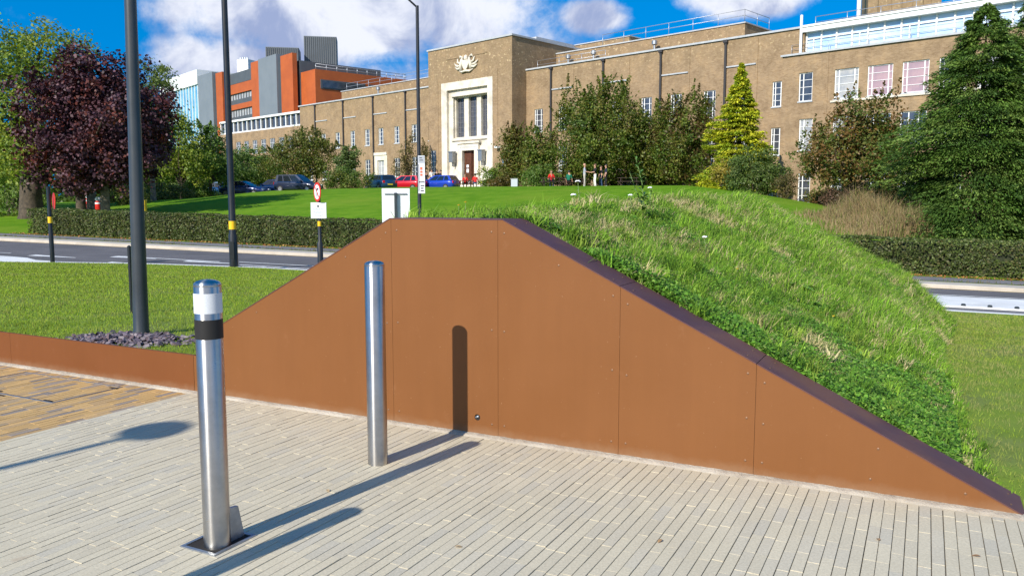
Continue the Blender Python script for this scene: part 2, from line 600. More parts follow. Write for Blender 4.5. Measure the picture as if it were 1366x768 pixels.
M['stone'] = noisy('portland_stone', (0.62, 0.565, 0.46), (0.70, 0.64, 0.54), 1.6, 0.8, bump=0.12, bscale=20, c3=(0.48, 0.43, 0.35), s3=0.7)
M['coping_stone'] = noisy('parapet_stone', (0.36, 0.38, 0.40), (0.44, 0.45, 0.46), 2, 0.75)
M['wframe'] = mat('white_window_frame', (0.78, 0.78, 0.76), 0.45)
M['glass'] = noisy('window_glass', (0.035, 0.04, 0.05), (0.075, 0.08, 0.095), 0.9, 0.08, spec=0.8)
M['glass_blue'] = noisy('blue_glass', (0.05, 0.26, 0.46), (0.16, 0.42, 0.60), 0.35, 0.10, spec=0.8)
M['glass_pent'] = noisy('bright_glass', (0.34, 0.52, 0.72), (0.58, 0.68, 0.80), 0.35, 0.12, spec=0.8)
M['blind_pink'] = noisy('pink_blind', (0.40, 0.27, 0.29), (0.30, 0.21, 0.25), 1.2, 0.35, spec=0.5)
M['pane_pale'] = noisy('pale_pane', (0.42, 0.41, 0.40), (0.26, 0.28, 0.31), 1.5, 0.4, spec=0.5)  # pale pane; the end block's whitish reflection is put into the colour
M['dark_glass'] = noisy('leaded_glass', (0.05, 0.055, 0.07), (0.09, 0.09, 0.10), 2.0, 0.2, spec=0.5)
M['lead'] = mat('glazing_lead', (0.16, 0.16, 0.17), 0.5)
M['wood_door'] = noisy('wooden_door', (0.10, 0.035, 0.016), (0.06, 0.02, 0.01), 4, 0.5)
M['pipe'] = mat('drainpipe', (0.035, 0.03, 0.028), 0.5)
M['rail'] = mat('roof_rail', (0.45, 0.46, 0.48), 0.4, 0.6)
M['roof'] = noisy('roof_felt', (0.10, 0.10, 0.10), (0.14, 0.14, 0.14), 2, 0.9)
M['orange'] = noisy('orange_terracotta', (0.43, 0.098, 0.020), (0.37, 0.082, 0.018), 0.6, 0.6, bump=0.05, bscale=8)
M['grey_clad'] = noisy('grey_cladding', (0.165, 0.185, 0.205), (0.185, 0.205, 0.225), 0.4, 0.5)
M['dark_shade_clad'] = noisy('dark_and_shade_cladding', (0.075, 0.082, 0.088), (0.09, 0.098, 0.104), 0.5, 0.5)  # dark parts, and the shaded tone of the office core's right face
M['white_clad'] = mat('white_cladding', (0.74, 0.75, 0.74), 0.5)
M['table_wood'] = noisy('dark_stained_wood', (0.055, 0.034, 0.024), (0.035, 0.02, 0.015), 6, 0.7)
M['tyre'] = mat('tyre_rubber', (0.014, 0.014, 0.015), 0.8)
M['rim'] = mat('alloy_rim', (0.42, 0.43, 0.45), 0.35, 0.8)
M['car_glass'] = mat('car_glass', (0.012, 0.016, 0.022), 0.05, 0, 0.8)
M['tail'] = mat('tail_lamp', (0.55, 0.01, 0.01), 0.2)
M['head'] = mat('head_lamp', (0.70, 0.72, 0.74), 0.15)
M['plate_y'] = mat('yellow_plate', (0.75, 0.52, 0.02), 0.5)
M['plate_w'] = mat('white_plate', (0.75, 0.75, 0.74), 0.5)
M['bin_red'] = mat('red_bin', (0.62, 0.02, 0.012), 0.4)
M['skin'] = mat('skin', (0.48, 0.26, 0.17), 0.5)
M['hair'] = mat('dark_hair', (0.03, 0.02, 0.014), 0.6)
M['hair_br'] = mat('brown_hair', (0.13, 0.06, 0.03), 0.6)
M['utility'] = mat('utility_box', (0.40, 0.44, 0.48), 0.5)
M['flower_w'] = mat('white_petals', (0.82, 0.80, 0.82), 0.6)
M['flower_y'] = mat('yellow_petals', (0.85, 0.55, 0.01), 0.6)
M['blue_sign'] = mat('blue_sign', (0.02, 0.30, 0.65), 0.5)

# ------------------------------------------------------------------ ground shape
P0 = Vector((-0.0916, 5.0412, 0.0))                # foot of the big wall at a panel joint
WD = Vector((0.88949, -0.45696, 0.0))              # along the wall, towards the right
WN = Vector((0.45696, 0.88949, 0.0))               # from the plaza into the bank
WALL_RZ = math.atan2(WD.y, WD.x)


def W(s, q, z=0.0):
    return P0 + WD * s + WN * q + Vector((0, 0, z))


def npW(s, q):
    return P0.x + WD.x * s + WN.x * q, P0.y + WD.y * s + WN.y * q


def zroad(X):
    return -0.56 - 0.0255 * np.clip(X, -55, 55)


def hedge_y(X):
    return 31.2 - 0.32 * np.asarray(X)


KX = np.array([-80, -30, -14.7, -11.0, -7.0, 9.0, 30, 80.0])
KO = np.array([13.5, 13.3, 12.9, 11.2, 10.3, 11.25, 11.4, 11.4])


def near_kerb_y(X):
    return hedge_y(X) - np.interp(X, KX, KO)


HX = np.array([-120, -60, -30, -24, -20, -14, -8, 12, 16, 20, 26, 40, 70, 120.0])
HZ = np.array([1.0, 1.3, 1.75, 2.1, 2.5, 2.65, 2.75, 2.75, 2.2, 1.35, 0.95, 0.7, 0.6, 0.6])


def zhill(X, Y):
    X = np.asarray(X, float)
    Y = np.asarray(Y, float)
    t = np.clip((Y - hedge_y(X)) * 0.952, 0, None)
    u = np.clip(t / 29.0, 0, 1)
    k = 0.5 * (u * u * (3 - 2 * u)) + 0.5 * u * (2 - u)
    zr = zroad(X)
    crest = np.interp(X, HX, HZ)
    far = np.clip((t - 80) / 300, 0, 1)
    return zr + (crest - zr) * k - 0.6 * np.clip((t - 50) / 60, 0, 1) * 0.0 + far * 0.0


def zh(X, Y):
    return float(zhill(X, Y))


def sstep(x):
    x = np.clip(x, 0, 1)
    return x * x * (3 - 2 * x)


def q_kerb(s):
    """distance from the wall line back to the near kerb"""
    q = 15.0 + 0.2 * s
    for _ in range(25):
        X, Y = npW(s, q)
        q = q - 0.8 * (Y - near_kerb_y(X))
    return q


def z_lawn(s, q):
    s = np.asarray(s, float)
    q = np.asarray(q, float)
    qk = q_kerb(s)
    X, Y = npW(s, qk)
    zk = zroad(X) + 0.02
    z0 = 0.275 * (1 - sstep((s + 2.9) / 4.0)) - 0.02
    z0 = np.where(s > 2.5, -0.01, z0)
    b = np.clip(q / np.maximum(qk, 0.1), 0, 1)
    return z0 + (zk - z0) * sstep(b) * 0.6 + (zk - z0) * b * 0.4


LEND = 11.6


def z_mound(s, q):
    s = np.asarray(s, float)
    q = np.asarray(q, float)
    top = 1.36 + 0.27 * sstep(q / 5.0)
    zl = 0.32 + 0.52 * (s + 2.92)
    zr = 0.495 * (2.86 - 0.18 * sstep((q - 0.3) / 2.4) - s) - 0.01
    lo = 0.28 * sstep((q - 2.2) / 4.5)
    zr = np.where(zr < lo, lo - (lo - zr) * 2.1, zr)
    k = 0.09

    def smin(a, b):
        h = np.clip(0.5 + 0.5 * (b - a) / k, 0, 1)
        return b + (a - b) * h - k * h * (1 - h)
    kk = np.where(q < 0.6, 0.02, 0.09)
    z = np.minimum(np.minimum(zl, zr), top)
    z2 = smin(smin(zl, zr), top)
    w = sstep((q - 0.25) / 1.0)
    z = z * (1 - w) + z2 * w
    e = 1 - sstep((q - (LEND - 0.6)) / 2.6)
    base = z_lawn(s, q)
    return base + np.maximum(z - base, -0.05) * e + (1 - e) * (-0.05)


def grid_obj(name, P, mats, smooth=True):
    ni, nj = P.shape[:2]
    idx = np.arange(ni * nj).reshape(ni, nj)
    Q = np.stack([idx[:-1, :-1], idx[1:, :-1], idx[1:, 1:], idx[:-1, 1:]], -1).reshape(-1, 4)
    return np_obj(name, P.reshape(-1, 3), Q, None, mats, smooth=smooth)


def structure(o, label=None):
    o['kind'] = 'structure'
    if label:
        o['label'] = label
    return o


def graded(a, b, n, c=0.0, w=8.0):
    """coordinates from a to b, dense around c"""
    t = np.linspace(math.asinh((a - c) / w), math.asinh((b - c) / w), n)
    return c + w * np.sinh(t)


def build_ground():
    # one broad sheet beneath everything, out to the horizon
    n = 40
    gx = graded(-4000, 4000, n, 0, 60)
    P = np.zeros((n, n, 3))
    P[..., 0], P[..., 1] = np.meshgrid(gx, gx, indexing='ij')
    P[..., 2] = -3.2
    structure(grid_obj('ground', P, M['hill']), 'grassy ground reaching the horizon')
    # lawn hill behind the hedge
    xs = graded(-900, 900, 140, 0, 25)
    ts = np.concatenate([np.linspace(-0.2, 45, 60), np.geomspace(47, 2500, 40)])
    X, Tt = np.meshgrid(xs, ts, indexing='ij')
    Y = hedge_y(np.clip(X, -200, 200)) + Tt / 0.952
    P = np.stack([X, Y, zhill(X, Y) + 0.012 * np.sin(X * 1.3 + Y * 0.7)], -1)
    structure(grid_obj('lawn_hill', P, M['hill']), 'bright green mown lawn rising behind the hedge')
    # near lawn between plaza walls and road
    ss = np.concatenate([np.linspace(-50, -12, 30), np.linspace(-11.7, 12, 90), np.linspace(13, 60, 30)])
    bs = np.linspace(0, 1, 40)
    S, B = np.meshgrid(ss, bs, indexing='ij')
    QK = np.maximum(q_kerb(S), 0.5)
    Qq = 0.03 + B * (QK - 0.03)
    X, Y = npW(S, Qq)
    P = np.stack([X, Y, z_lawn(S, Qq)], -1)
    structure(grid_obj('lawn', P, M['lawn']), 'short mown lawn between the brown wall and the road')
    # planted bank behind the wall
    ss = np.linspace(-2.95, 4.2, 90)
    qs = np.concatenate([np.linspace(0.20, 0.6, 8), np.linspace(0.7, 14.4, 70)])
    S, Qq = np.meshgrid(ss, qs, indexing='ij')
    X, Y = npW(S, Qq)
    Z = z_mound(S, Qq)
    wob = np.array([[noise.noise(Vector((a * 1.3, b * 1.3, 0))) for a, b in zip(r1, r2)] for r1, r2 in zip(S, Qq)])
    Z = Z + 0.09 * wob * sstep((Qq - 0.35) / 0.8)
    Z = Z - 0.05 - 0.10 * (1 - sstep((z_mound(S, Qq) - z_lawn(S, Qq)) / 0.04)) - 0.1 * sstep((Qq - 12.8) / 1.0)
    structure(grid_obj('grass_bank', np.stack([X, Y, Z], -1), M['soil']), 'steep grassed bank behind the brown wall')


def strip(name, o1, o2, x0, x1, dz, m, n=120, ofs=None):
    """road strip between two offsets towards the camera from the hedge line"""
    xs = np.linspace(x0, x1, n)
    P = np.zeros((n, 2, 3))
    for j, o in enumerate((o1, o2)):
        oo = np.interp(xs, KX, KO) if o == 'kerb' else (o(xs) if callable(o) else np.full(n, float(o)))
        P[:, j, 0] = xs
        P[:, j, 1] = hedge_y(xs) - oo
        P[:, j, 2] = zroad(xs) + dz
    return grid_obj(name, P[:, ::-1], m)


def kerb_block(name, o_near, w, x0, x1, zt, zb, m, n=120):
    xs = np.linspace(x0, x1, n)
    oo = np.interp(xs, KX, KO) if o_near == 'kerb' else np.full(n, float(o_near))
    V = []
    prof = [(0, zb), (0, zt - 0.015), (0.015, zt), (w - 0.015, zt), (w, zt - 0.015), (w, zb)]
    P = np.zeros((n, len(prof), 3))
    for j, (d, z) in enumerate(prof):
        P[:, j, 0] = xs
        P[:, j, 1] = hedge_y(xs) - oo + d
        P[:, j, 2] = zroad(xs) + z
    return grid_obj(name, P, m, smooth=False)


def build_road():
    s = structure
    s(strip('road', 3.7, 'kerb', -70, 70, -0.10, M['asphalt']), 'dark asphalt road')
    s(strip('footpath', 0.45, 2.15, -70, 70, 0.004, M['path']), 'grey asphalt footpath below the hedge')
    s(strip('verge', -0.3, 3.4, -70, 70, -0.004, M['soil']), 'weedy verge soil')
    s(strip('kerb_strip', 2.5, 3.62, -70, 70, 0.006, M['kerb']), 'pale concrete strip along the far kerb')
    s(kerb_block('far_kerb', 3.70, 0.13, -70, 70, 0.012, -0.2, M['kerb']))
    s(kerb_block('near_kerb', 'kerb', 0.28, -70, 70, 0.02, -0.25, M['white_conc']), 'white concrete kerb edging the lawn')
    s(strip('yellow_line', 3.78, 3.90, -70, 70, -0.094, M['yellow_paint']))
    # white concrete lane separator and grey cycle lane on the right
    s(kerb_block('white_traffic_island', 10.2, 2.5, 1.0, 70, 0.035, -0.25, M['white_conc'], 60), 'white concrete traffic island beside the cycle lane')
    s(strip('cycle_lane', 10.2, lambda x: np.interp(x, KX, KO) - 0.28, 1.0, 70, 0.0, M['path'], 60))
    first = None
    for k in range(24):
        x = 7.6 + k * 0.5
        y = float(hedge_y(x)) - 10.11
        z = float(zroad(x)) + 0.035
        if first is None:
            first = MB().lathe([(0.05, -0.02), (0.05, 0.035), (0.035, 0.05), (0.0, 0.055)], 8).build('road_stud', M['post_grey'])
            put_props(first, 'small dark stud along the near edge of the white traffic island', 'road stud', 'road studs on the white traffic island')
            stud = first
        else:
            stud = first.copy()
            COL.objects.link(stud)
        stud.location = (x, y, z)
    # white markings
    mb = MB()

    def mark(x0, x1, o, w, taper=0.0, skew=0.0):
        n = 6
        for i in range(n):
            a, b = x0 + (x1 - x0) * i / n, x0 + (x1 - x0) * (i + 1) / n
            wa = w * (1 - taper * i / n) * 0.5
            wb = w * (1 - taper * (i + 1) / n) * 0.5
            f = lambda x, d: (x, float(hedge_y(x)) - o + d + skew * (x - x0), float(zroad(x)) - 0.094)
            mb.quad(f(a, -wa), f(b, -wb), f(b, wb), f(a, wa))
    for (x0, x1, o, w, tp) in [(-22, -17.3, 9.0, 0.12, 0), (-16.2, -14.4, 9.3, 0.55, 0.8), (-13.6, -9.6, 7.9, 0.16, 0), (-13.6, -11.9, 8.15, 0.55, 0.8), (-10.7, -9.0, 8.3, 0.5, 0.7), (-9.0, -6.0, 7.6, 0.13, 0), (-8.6, -3.0, 8.6, 0.16, 0), (-12.6, -10.6, 10.2, 0.5, 0.9), (-16.4, -13.2, 10.9, 0.5, 0.9), (-6.2, 6.0, 8.9, 0.12, 0), (10.6, 60, 5.95, 0.13, 0), (-60, -24, 8.6, 0.13, 0)]:
        mark(x0, x1, o, w, tp)
    for k in range(6):
        mark(-8.3 + k * 0.75, -7.6 + k * 0.75, 9.6, 0.16, 0, 1.1)
    s(mb.build('road_markings', M['road_paint']), 'white painted road markings')
    # white concrete apron on the far left
    xs = np.linspace(-60, -12.4, 60)
    P = np.zeros((60, 2, 3))
    nk = near_kerb_y(xs)
    P[:, 0] = np.stack([xs, nk + 0.2, zroad(xs) - 0.088], -1)
    P[:, 1] = np.stack([xs, nk + 0.2 + np.clip((-12.4 - xs) * 0.75, 0, 2.6), zroad(xs) - 0.088], -1)
    s(grid_obj('pavement_apron', P, M['white_conc']), 'pale concrete apron at the bend of the road')


build_ground()
build_road()


# ------------------------------------------------------------------ plaza paving
S_BOUND = -2.77
ROWS = 0.0519


def pavers(name, s0, s1, q0, q1, cols, weights, jitter, gap, label, plen=0.2, skip=None):
    Vs, Qs, Cs = [], [], []
    nrow = int(round((s1 - s0) / ROWS))
    base = 0
    for i in range(nrow):
        a = s0 + i * ROWS + gap / 2 + random.uniform(-0.0006, 0.0006)
        b = s0 + (i + 1) * ROWS - gap / 2 + random.uniform(-0.0006, 0.0006)
        q = q1 - random.uniform(0.2, 1.0) * plen
        qs = [(q, q1)]
        while q > q0:
            L = plen * random.uniform(0.985, 1.015)
            qs.append((q - L, q))
            q -= L
        for (qa, qb) in qs:
            if qb - qa < 0.015:
                continue
            qa += 0.0008
            qb -= 0.0008
            c = np.array(random.choices(cols, weights)[0]) * (1 + random.uniform(-jitter, jitter))
            dz = random.uniform(-0.0012, 0.0012)
            tx, ty = random.uniform(-0.0006, 0.0006), random.uniform(-0.0006, 0.0006)
            e = 0.0011
            ring0 = [(a, qa), (b, qa), (b, qb), (a, qb)]
            ring1 = [(a + e, qa + 0.0003), (b - e, qa + 0.0003), (b - e, qb - 0.0003), (a + e, qb - 0.0003)]
            pts = []
            for (s_, q_) in ring0:
                pts.append((s_, q_, -0.014))
            for (s_, q_) in ring0:
                pts.append((s_, q_, dz - 0.0010))
            for k, (s_, q_) in enumerate(ring1):
                pts.append((s_, q_, dz + (tx if k in (1, 2) else -tx) + (ty if k > 1 else -ty)))
            Vs.extend(pts)
            B = base
            fs = [(B + 8, B + 9, B + 10, B + 11)]
            for lo, hi in ((0, 4), (4, 8)):
                for k in range(4):
                    k2 = (k + 1) % 4
                    fs.append((B + lo + k, B + lo + k2, B + hi + k2, B + hi + k))
            Qs.extend(fs)
            Cs.extend([c] * 9)
            base += 12
    V = np.array(Vs)
    X, Y = npW(V[:, 0], V[:, 1])
    o = np_obj(name, np.stack([X, Y, V[:, 2]], -1), np.array(Qs), None, M['paver'], colors=np.array(Cs))
    return structure(o, label)


def build_plaza():
    def sheet(name, s0, s1, q0, q1, z, m, lab=None):
        P = np.array([[W(s0, q0, z), W(s0, q1, z)], [W(s1, q0, z), W(s1, q1, z)]])
        return structure(grid_obj(name, P, m), lab)
    sheet('paving_bed', -60, 40, -30, 0.02, -0.011, M['joint'], 'dark sand bed under the paving')
    # beyond the modelled blocks the plaza goes on as plain clay paving
    far = noisy('far_clay_paving', (0.44, 0.41, 0.35), (0.37, 0.35, 0.31), 5, 0.9)
    sheet('plaza', -60, -9.2, -30, -0.05, -0.003, noisy('far_orange_paving', (0.40, 0.24, 0.10), (0.25, 0.19, 0.15), 4, 0.9))
    sheet('plaza', -9.2, 40, -30, -4.9, -0.003, far)
    sheet('plaza', 5.1, 40, -4.9, -0.05, -0.003, far)
    beige = [(0.545, 0.478, 0.345), (0.532, 0.468, 0.34), (0.558, 0.490, 0.352), (0.52, 0.462, 0.345), (0.50, 0.450, 0.345)]
    pavers('beige_paving', S_BOUND, 5.1, -4.9, -0.055, beige, [5, 5, 4, 3, 1.2], 0.03, 0.0034, 'long narrow beige clay pavers')
    org = [(0.50, 0.315, 0.125), (0.46, 0.30, 0.14), (0.53, 0.335, 0.135), (0.31, 0.245, 0.19), (0.38, 0.27, 0.155), (0.26, 0.215, 0.18)]
    pavers('orange_paving', -9.2, S_BOUND, -4.9, -0.055, org, [5, 4, 4, 2.6, 2, 1.2], 0.07, 0.004, 'orange and grey clay pavers left of the beige paving')
    # rough mortar haunch along the foot of the wall
    ss = np.linspace(-50, 6.0, 1600)
    P = np.zeros((len(ss), 4, 3))
    for j, (q, z) in enumerate([(-0.050, -0.012), (-0.045, 0.004), (-0.02, 0.010), (0.004, 0.014)]):
        jq = np.array([noise.noise(Vector((a * 9, j * 5.0, 0))) for a in ss]) * (0.010 if j in (0, 1) else 0.0)
        jz = np.array([noise.noise(Vector((a * 14, j * 3.0 + 9, 0))) for a in ss]) * (0.004 if j else 0)
        X, Y = npW(ss, q + jq)
        P[:, j, 0], P[:, j, 1], P[:, j, 2] = X, Y, z + jz
    structure(grid_obj('mortar_strip', P[:, ::-1], M['mortar']), 'rough sandy mortar strip along the wall foot')
    # recessed access cover: thin steel frame set in the orange paving
    t = thing('access_cover', 'steel framed recessed access cover set flush in the orange paving', 'access cover', W(-3.76, -0.43), WALL_RZ)
    mb = MB()
    x0, x1, y0, y1 = -0.95, 0.345, -0.31, 0.29
    mb.box(x0, x1, y0, y0 + 0.012, -0.02, 0.004).box(x0, x1, y1 - 0.012, y1, -0.02, 0.004)
    mb.box(x0, x0 + 0.012, y0 + 0.012, y1 - 0.012, -0.02, 0.004).box(x1 - 0.012, x1, y0 + 0.012, y1 - 0.012, -0.02, 0.004)
    mb.build('frame', M['galv'], t)
    mb = MB()
    mb.box(x1 - 0.020, x1 - 0.0125, y0 + 0.013, y1 - 0.013, -0.01, 0.0036).box(x0 + 0.013, x1 - 0.021, y0 + 0.0125, y0 + 0.02, -0.01, 0.0036)
    mb.build('seal', M['dark'], t)
    for (x, y) in [(x1 - 0.10, y0 + 0.03), (x1 - 0.03, y1 - 0.06), (-0.25, y0 - 0.03), (-0.42, y0 + 0.05)]:
        MB().box(x - 0.045, x + 0.045, y - 0.008, y + 0.008, -0.01, 0.0055).build('lifting_slot', M['dark'], t)


build_plaza()


# ------------------------------------------------------------------ brown wall
def build_wall():
    t = thing('retaining_wall', 'copper brown metal clad wall holding back the grass bank', 'wall', P0, WALL_RZ)
    th = 0.05
    SL = [(-5.4, 0.30)]

    def topz(s):
        if s <= -2.70:
            return 0.30
        if s <= -2.52:
            return 0.30 + (s + 2.70) / 0.18 * 0.215
        if s <= -0.818:
            return 0.515 + (s + 2.52) / 1.702 * (1.395 - 0.515)
        if s <= 0.035:
            return 1.395
        return max(0.0, 1.395 * (2.880 - s) / 2.845)
    seams = [-0.81, 0.003, 0.815, 1.60]
    breaks = [-2.70, -2.52, -0.818, 0.035, 2.880]
    edges = [-2.74] + seams + [2.880]
    core = [(-2.74, -0.05)] + [(b, topz(b) - 0.012) for b in [-2.72, -2.70, -2.52, -0.818, 0.035, 2.85]] + [(2.85, -0.05)]
    MB().prism(core, 0.006, 0.05).build('backing', M['dark'], t)
    g = 0.0009
    hole = (-0.150, 0.118)
    for i in range(len(edges) - 1):
        a, b = edges[i] + g, edges[i + 1] - g
        top = [(b, topz(b))] + [(k, topz(k)) for k in sorted(breaks, reverse=True) if a < k < b] + [(a, topz(a))]
        zb = 0.006
        mb = MB()
        if a < hole[0] < b:
            # panel with a small round hole near its foot
            n = 24
            r = 0.021
            outer = [(a, zb), (b, zb)] + top
            ring = [(hole[0] + r * math.cos(2 * math.pi * k / n), hole[1] + r * math.sin(2 * math.pi * k / n)) for k in range(n)]
            # split the face in a fan of quads between the hole and a small square round it, then plain rectangles
            h = 0.05
            sq = []
            for k in range(n):
                c, s_ = math.cos(2 * math.pi * k / n), math.sin(2 * math.pi * k / n)
                m_ = max(abs(c), abs(s_))
                sq.append((hole[0] + h * c / m_, hole[1] + h * s_ / m_))
            for k in range(n):
                k2 = (k + 1) % n
                mb.add([(ring[k][0], 0, ring[k][1]), (sq[k][0], 0, sq[k][1]), (sq[k2][0], 0, sq[k2][1]), (ring[k2][0], 0, ring[k2][1])], [(0, 1, 2, 3)])
                mb.add([(ring[k][0], 0, ring[k][1]), (ring[k2][0], 0, ring[k2][1]), (ring[k2][0], 0.03, ring[k2][1]), (ring[k][0], 0.03, ring[k][1])], [(0, 1, 2, 3)])
            x0, x1, z0, z1 = hole[0] - h, hole[0] + h, hole[1] - h, hole[1] + h
            mb.quad((a, 0, zb), (b, 0, zb), (b, 0, z0), (a, 0, z0))
            mb.quad((a, 0, z0), (x0, 0, z0), (x0, 0, z1), (a, 0, z1))
            mb.quad((x1, 0, z0), (b, 0, z0), (b, 0, z1), (x1, 0, z1))
            poly = [(a, 0, z1), (b, 0, z1)] + [(p[0], 0, p[1]) for p in top]
            mb.add(poly, [tuple(range(len(poly)))])
            mb.quad((a, 0, zb), (a, 0.005, zb), (a, 0.005, topz(a)), (a, 0, topz(a)))
            mb.quad((b, 0, zb), (b, 0, topz(b)), (b, 0.005, topz(b)), (b, 0.005, zb))
        else:
            poly = [(a, zb), (b, zb)] + top
            poly = [p for j, p in enumerate(poly) if j == 0 or (abs(p[0] - poly[j - 1][0]) + abs(p[1] - poly[j - 1][1])) > 1e-4]
            mb.prism(poly, 0.0, 0.005)
        mb.build('panel', M['panel'], t)
    MB().lathe([(0.0, 0), (0.018, 0.0)], 16, (0, 0, 0), M=Matrix.Translation((hole[0], 0.029, hole[1])) @ Matrix.Rotation(R(90), 4, 'X')).build('hole_backing', M['dark'], t)
    MB().tube([(hole[0] - 0.016, 0.006, hole[1] - 0.004), (hole[0] + 0.010, 0.006, hole[1] + 0.008)], 0.007, 10).build('drain_spout', M['galv'], t)
    # screws
    pts = []
    for s in seams:
        for d in (-0.045, 0.045):
            x = s + d
            tz = topz(x)
            for z in (0.085, tz * 0.5, tz - 0.075):
                if tz > 0.28:
                    pts.append((x, z))
    pts += [(-2.05, topz(-2.05) - 0.07), (-1.2, topz(-1.2) - 0.07), (0.42, topz(0.42) - 0.08), (2.19, 0.08), (2.22, 0.245), (2.62, 0.075)]
    for (x, z) in pts:
        mb = MB()
        mb.lathe([(0.0065, 0), (0.0065, 0.0015), (0.004, 0.0028), (0.0, 0.003)], 10, (0, 0, 0), M=Matrix.Translation((x, 0.0, z)) @ Matrix.Rotation(R(90), 4, 'X'))
        mb.build('screw', M['screw'], t)
    # coping sheets: thin folded plate lying on the slope, 0.30 m deep
    spans = [(-2.52, -1.62), (-1.62, -0.818), (-0.818, 0.035), (0.035, 0.8115), (0.8125, 1.5995), (1.6005, 2.880)]
    for (a, b) in spans:
        a2, b2 = a + 0.0012, b - 0.0012
        za, zb_ = topz(a2), topz(b2)
        mb = MB()
        up = 0.006
        vs = [(a2, -0.003, za), (b2, -0.003, zb_), (b2, 0.30, zb_), (a2, 0.30, za),
              (a2, -0.003, za + up), (b2, -0.003, zb_ + up), (b2, 0.30, zb_ + up), (a2, 0.30, za + up)]
        mb.add(vs, [(0, 3, 2, 1), (4, 5, 6, 7), (0, 1, 5, 4), (1, 2, 6, 5), (2, 3, 7, 6), (3, 0, 4, 7)])
        mb.add([(a2, 0.298, za), (b2, 0.298, zb_), (b2, 0.298, zb_ - 0.12), (a2, 0.298, za - 0.12)], [(0, 1, 2, 3)])
        c = mb.build('coping', M['coping'], t)
        if a > 0:
            dz = (zb_ - za) / (b2 - a2)
            for x in (a2 + 0.06, b2 - 0.06):
                for y in (0.06, 0.22):
                    z = za + (x - a2) * dz + up
                    MB().lathe([(0.006, -0.001), (0.006, 0.002), (0, 0.003)], 8, (x, y, z)).build('coping_screw', M['screw'], c)
    # low edging wall on the left
    t2 = thing('low_wall', 'long low copper brown edging wall along the lawn', 'wall', P0, WALL_RZ)
    prev = -2.742
    k = 0
    for s in [-5.15, -7.55, -9.95, -12.35, -16, -20, -26, -34, -44]:
        MB().box(s + 0.001, prev - 0.001, 0.0, 0.028, 0.004, 0.300).build('panel', M['panel_low'], t2)
        prev = s


build_wall()


# ------------------------------------------------------------------ bollards
def build_bollards():
    H, r = 1.178, 0.057

    def post_bm(h):
        mb = MB()
        mb.lathe([(r, -0.05), (r, h - 0.032), (r - 0.001, h - 0.030)], 56)
        return mb

    def cap_bm(h):
        mb = MB()
        prof = [(r - 0.001, h - 0.030), (r + 0.0005, h - 0.029), (r + 0.0005, h - 0.022)]
        for k in range(0, 9):
            a = k / 8 * R(90)
            prof.append(((r - 0.001) * math.cos(a) + 0.0001, h - 0.020 + 0.020 * math.sin(a)))
        mb.lathe(prof, 56)
        return mb
    G = 'stainless bollards along the brown wall'
    spec = [('plain brushed stainless steel bollard with nothing on it, close to the brown wall', W(-0.382, -0.760), False),
            ('brushed steel bollard with a white band above a black band and a steel socket plate', W(-0.333, -1.998), True),
            ('plain steel bollard standing left of the banded bollard', W(-0.30, -3.235), False)]
    for lab, loc, banded in spec:
        t = thing('bollard', lab, 'bollard', loc, WALL_RZ, G)
        post_bm(H).build('post', M['steel'], t)
        cap_bm(H).build('cap', M['steel'], t)
        if banded:
            rb = r + 0.0012
            MB().lathe([(r, 1.035), (rb, 1.035), (rb, 1.120), (r, 1.120)], 56).build('white_band', M['white_film'], t)
            MB().lathe([(r, 0.925), (rb, 0.925), (rb, 1.008), (r, 1.008)], 56).build('black_band', M['black_film'], t)
            x0, x1, y0, y1, w = -0.130, 0.082, -0.092, 0.150, 0.016
            mb = MB()
            mb.box(x0, x1, y0, y0 + w, -0.03, 0.006).box(x0, x1, y1 - w, y1, -0.03, 0.006)
            mb.box(x0, x0 + w, y0 + w, y1 - w, -0.03, 0.006).box(x1 - w, x1, y0 + w, y1 - w, -0.03, 0.006)
            mb.build('socket_frame', M['galv'], t)
            MB().box(x0 + w, x1 - w, y0 + w, y1 - w, -0.03, 0.0015).build('socket_pit', M['dark'], t)
            mb = MB()
            Rz = Matrix.Translation((0.02, 0.0, 0)) @ Matrix.Rotation(R(90), 4, 'Z')
            mb.prism([(0.04, 0.0), (0.132, 0.0), (0.100, 0.150), (0.04, 0.158)], -0.009, 0.009, 0, Rz)
            mb.build('hinge_fin', M['galv'], t, 0.002)
    # moss and sand at the foot of the plain bollard is part of the ground
    t = thing('post_lantern', 'slim dark lantern post with a round flat head', 'lamp post', (0, 0, 0))
    g = W(0, 0)
    hx = Vector((-2.36, 5.235, 0)) - Vector((0.572, 0.820, 0)).normalized() * (4.2 / math.tan(R(SUN_EL)))
    t.location = hx
    MB().lathe([(0.075, 0), (0.075, 0.9), (0.045, 1.0), (0.032, 4.05), (0.0, 4.06)], 20).build('pole', M['post_grey'], t)
    mb = MB()
    mb.lathe([(0.03, 4.05), (0.200, 4.16), (0.205, 4.19), (0.17, 4.24), (0.0, 4.27)], 28)
    mb.build('lamp_head', M['post_grey'], t)


build_bollards()


# ------------------------------------------------------------------ posts and signs
def kerb_x(px):
    x = 0.0
    for _ in range(30):
        x = at(px, 271, float(near_kerb_y(x)) + 0.1).x
    return x


def road_z(p):
    return float(zroad(p.x))


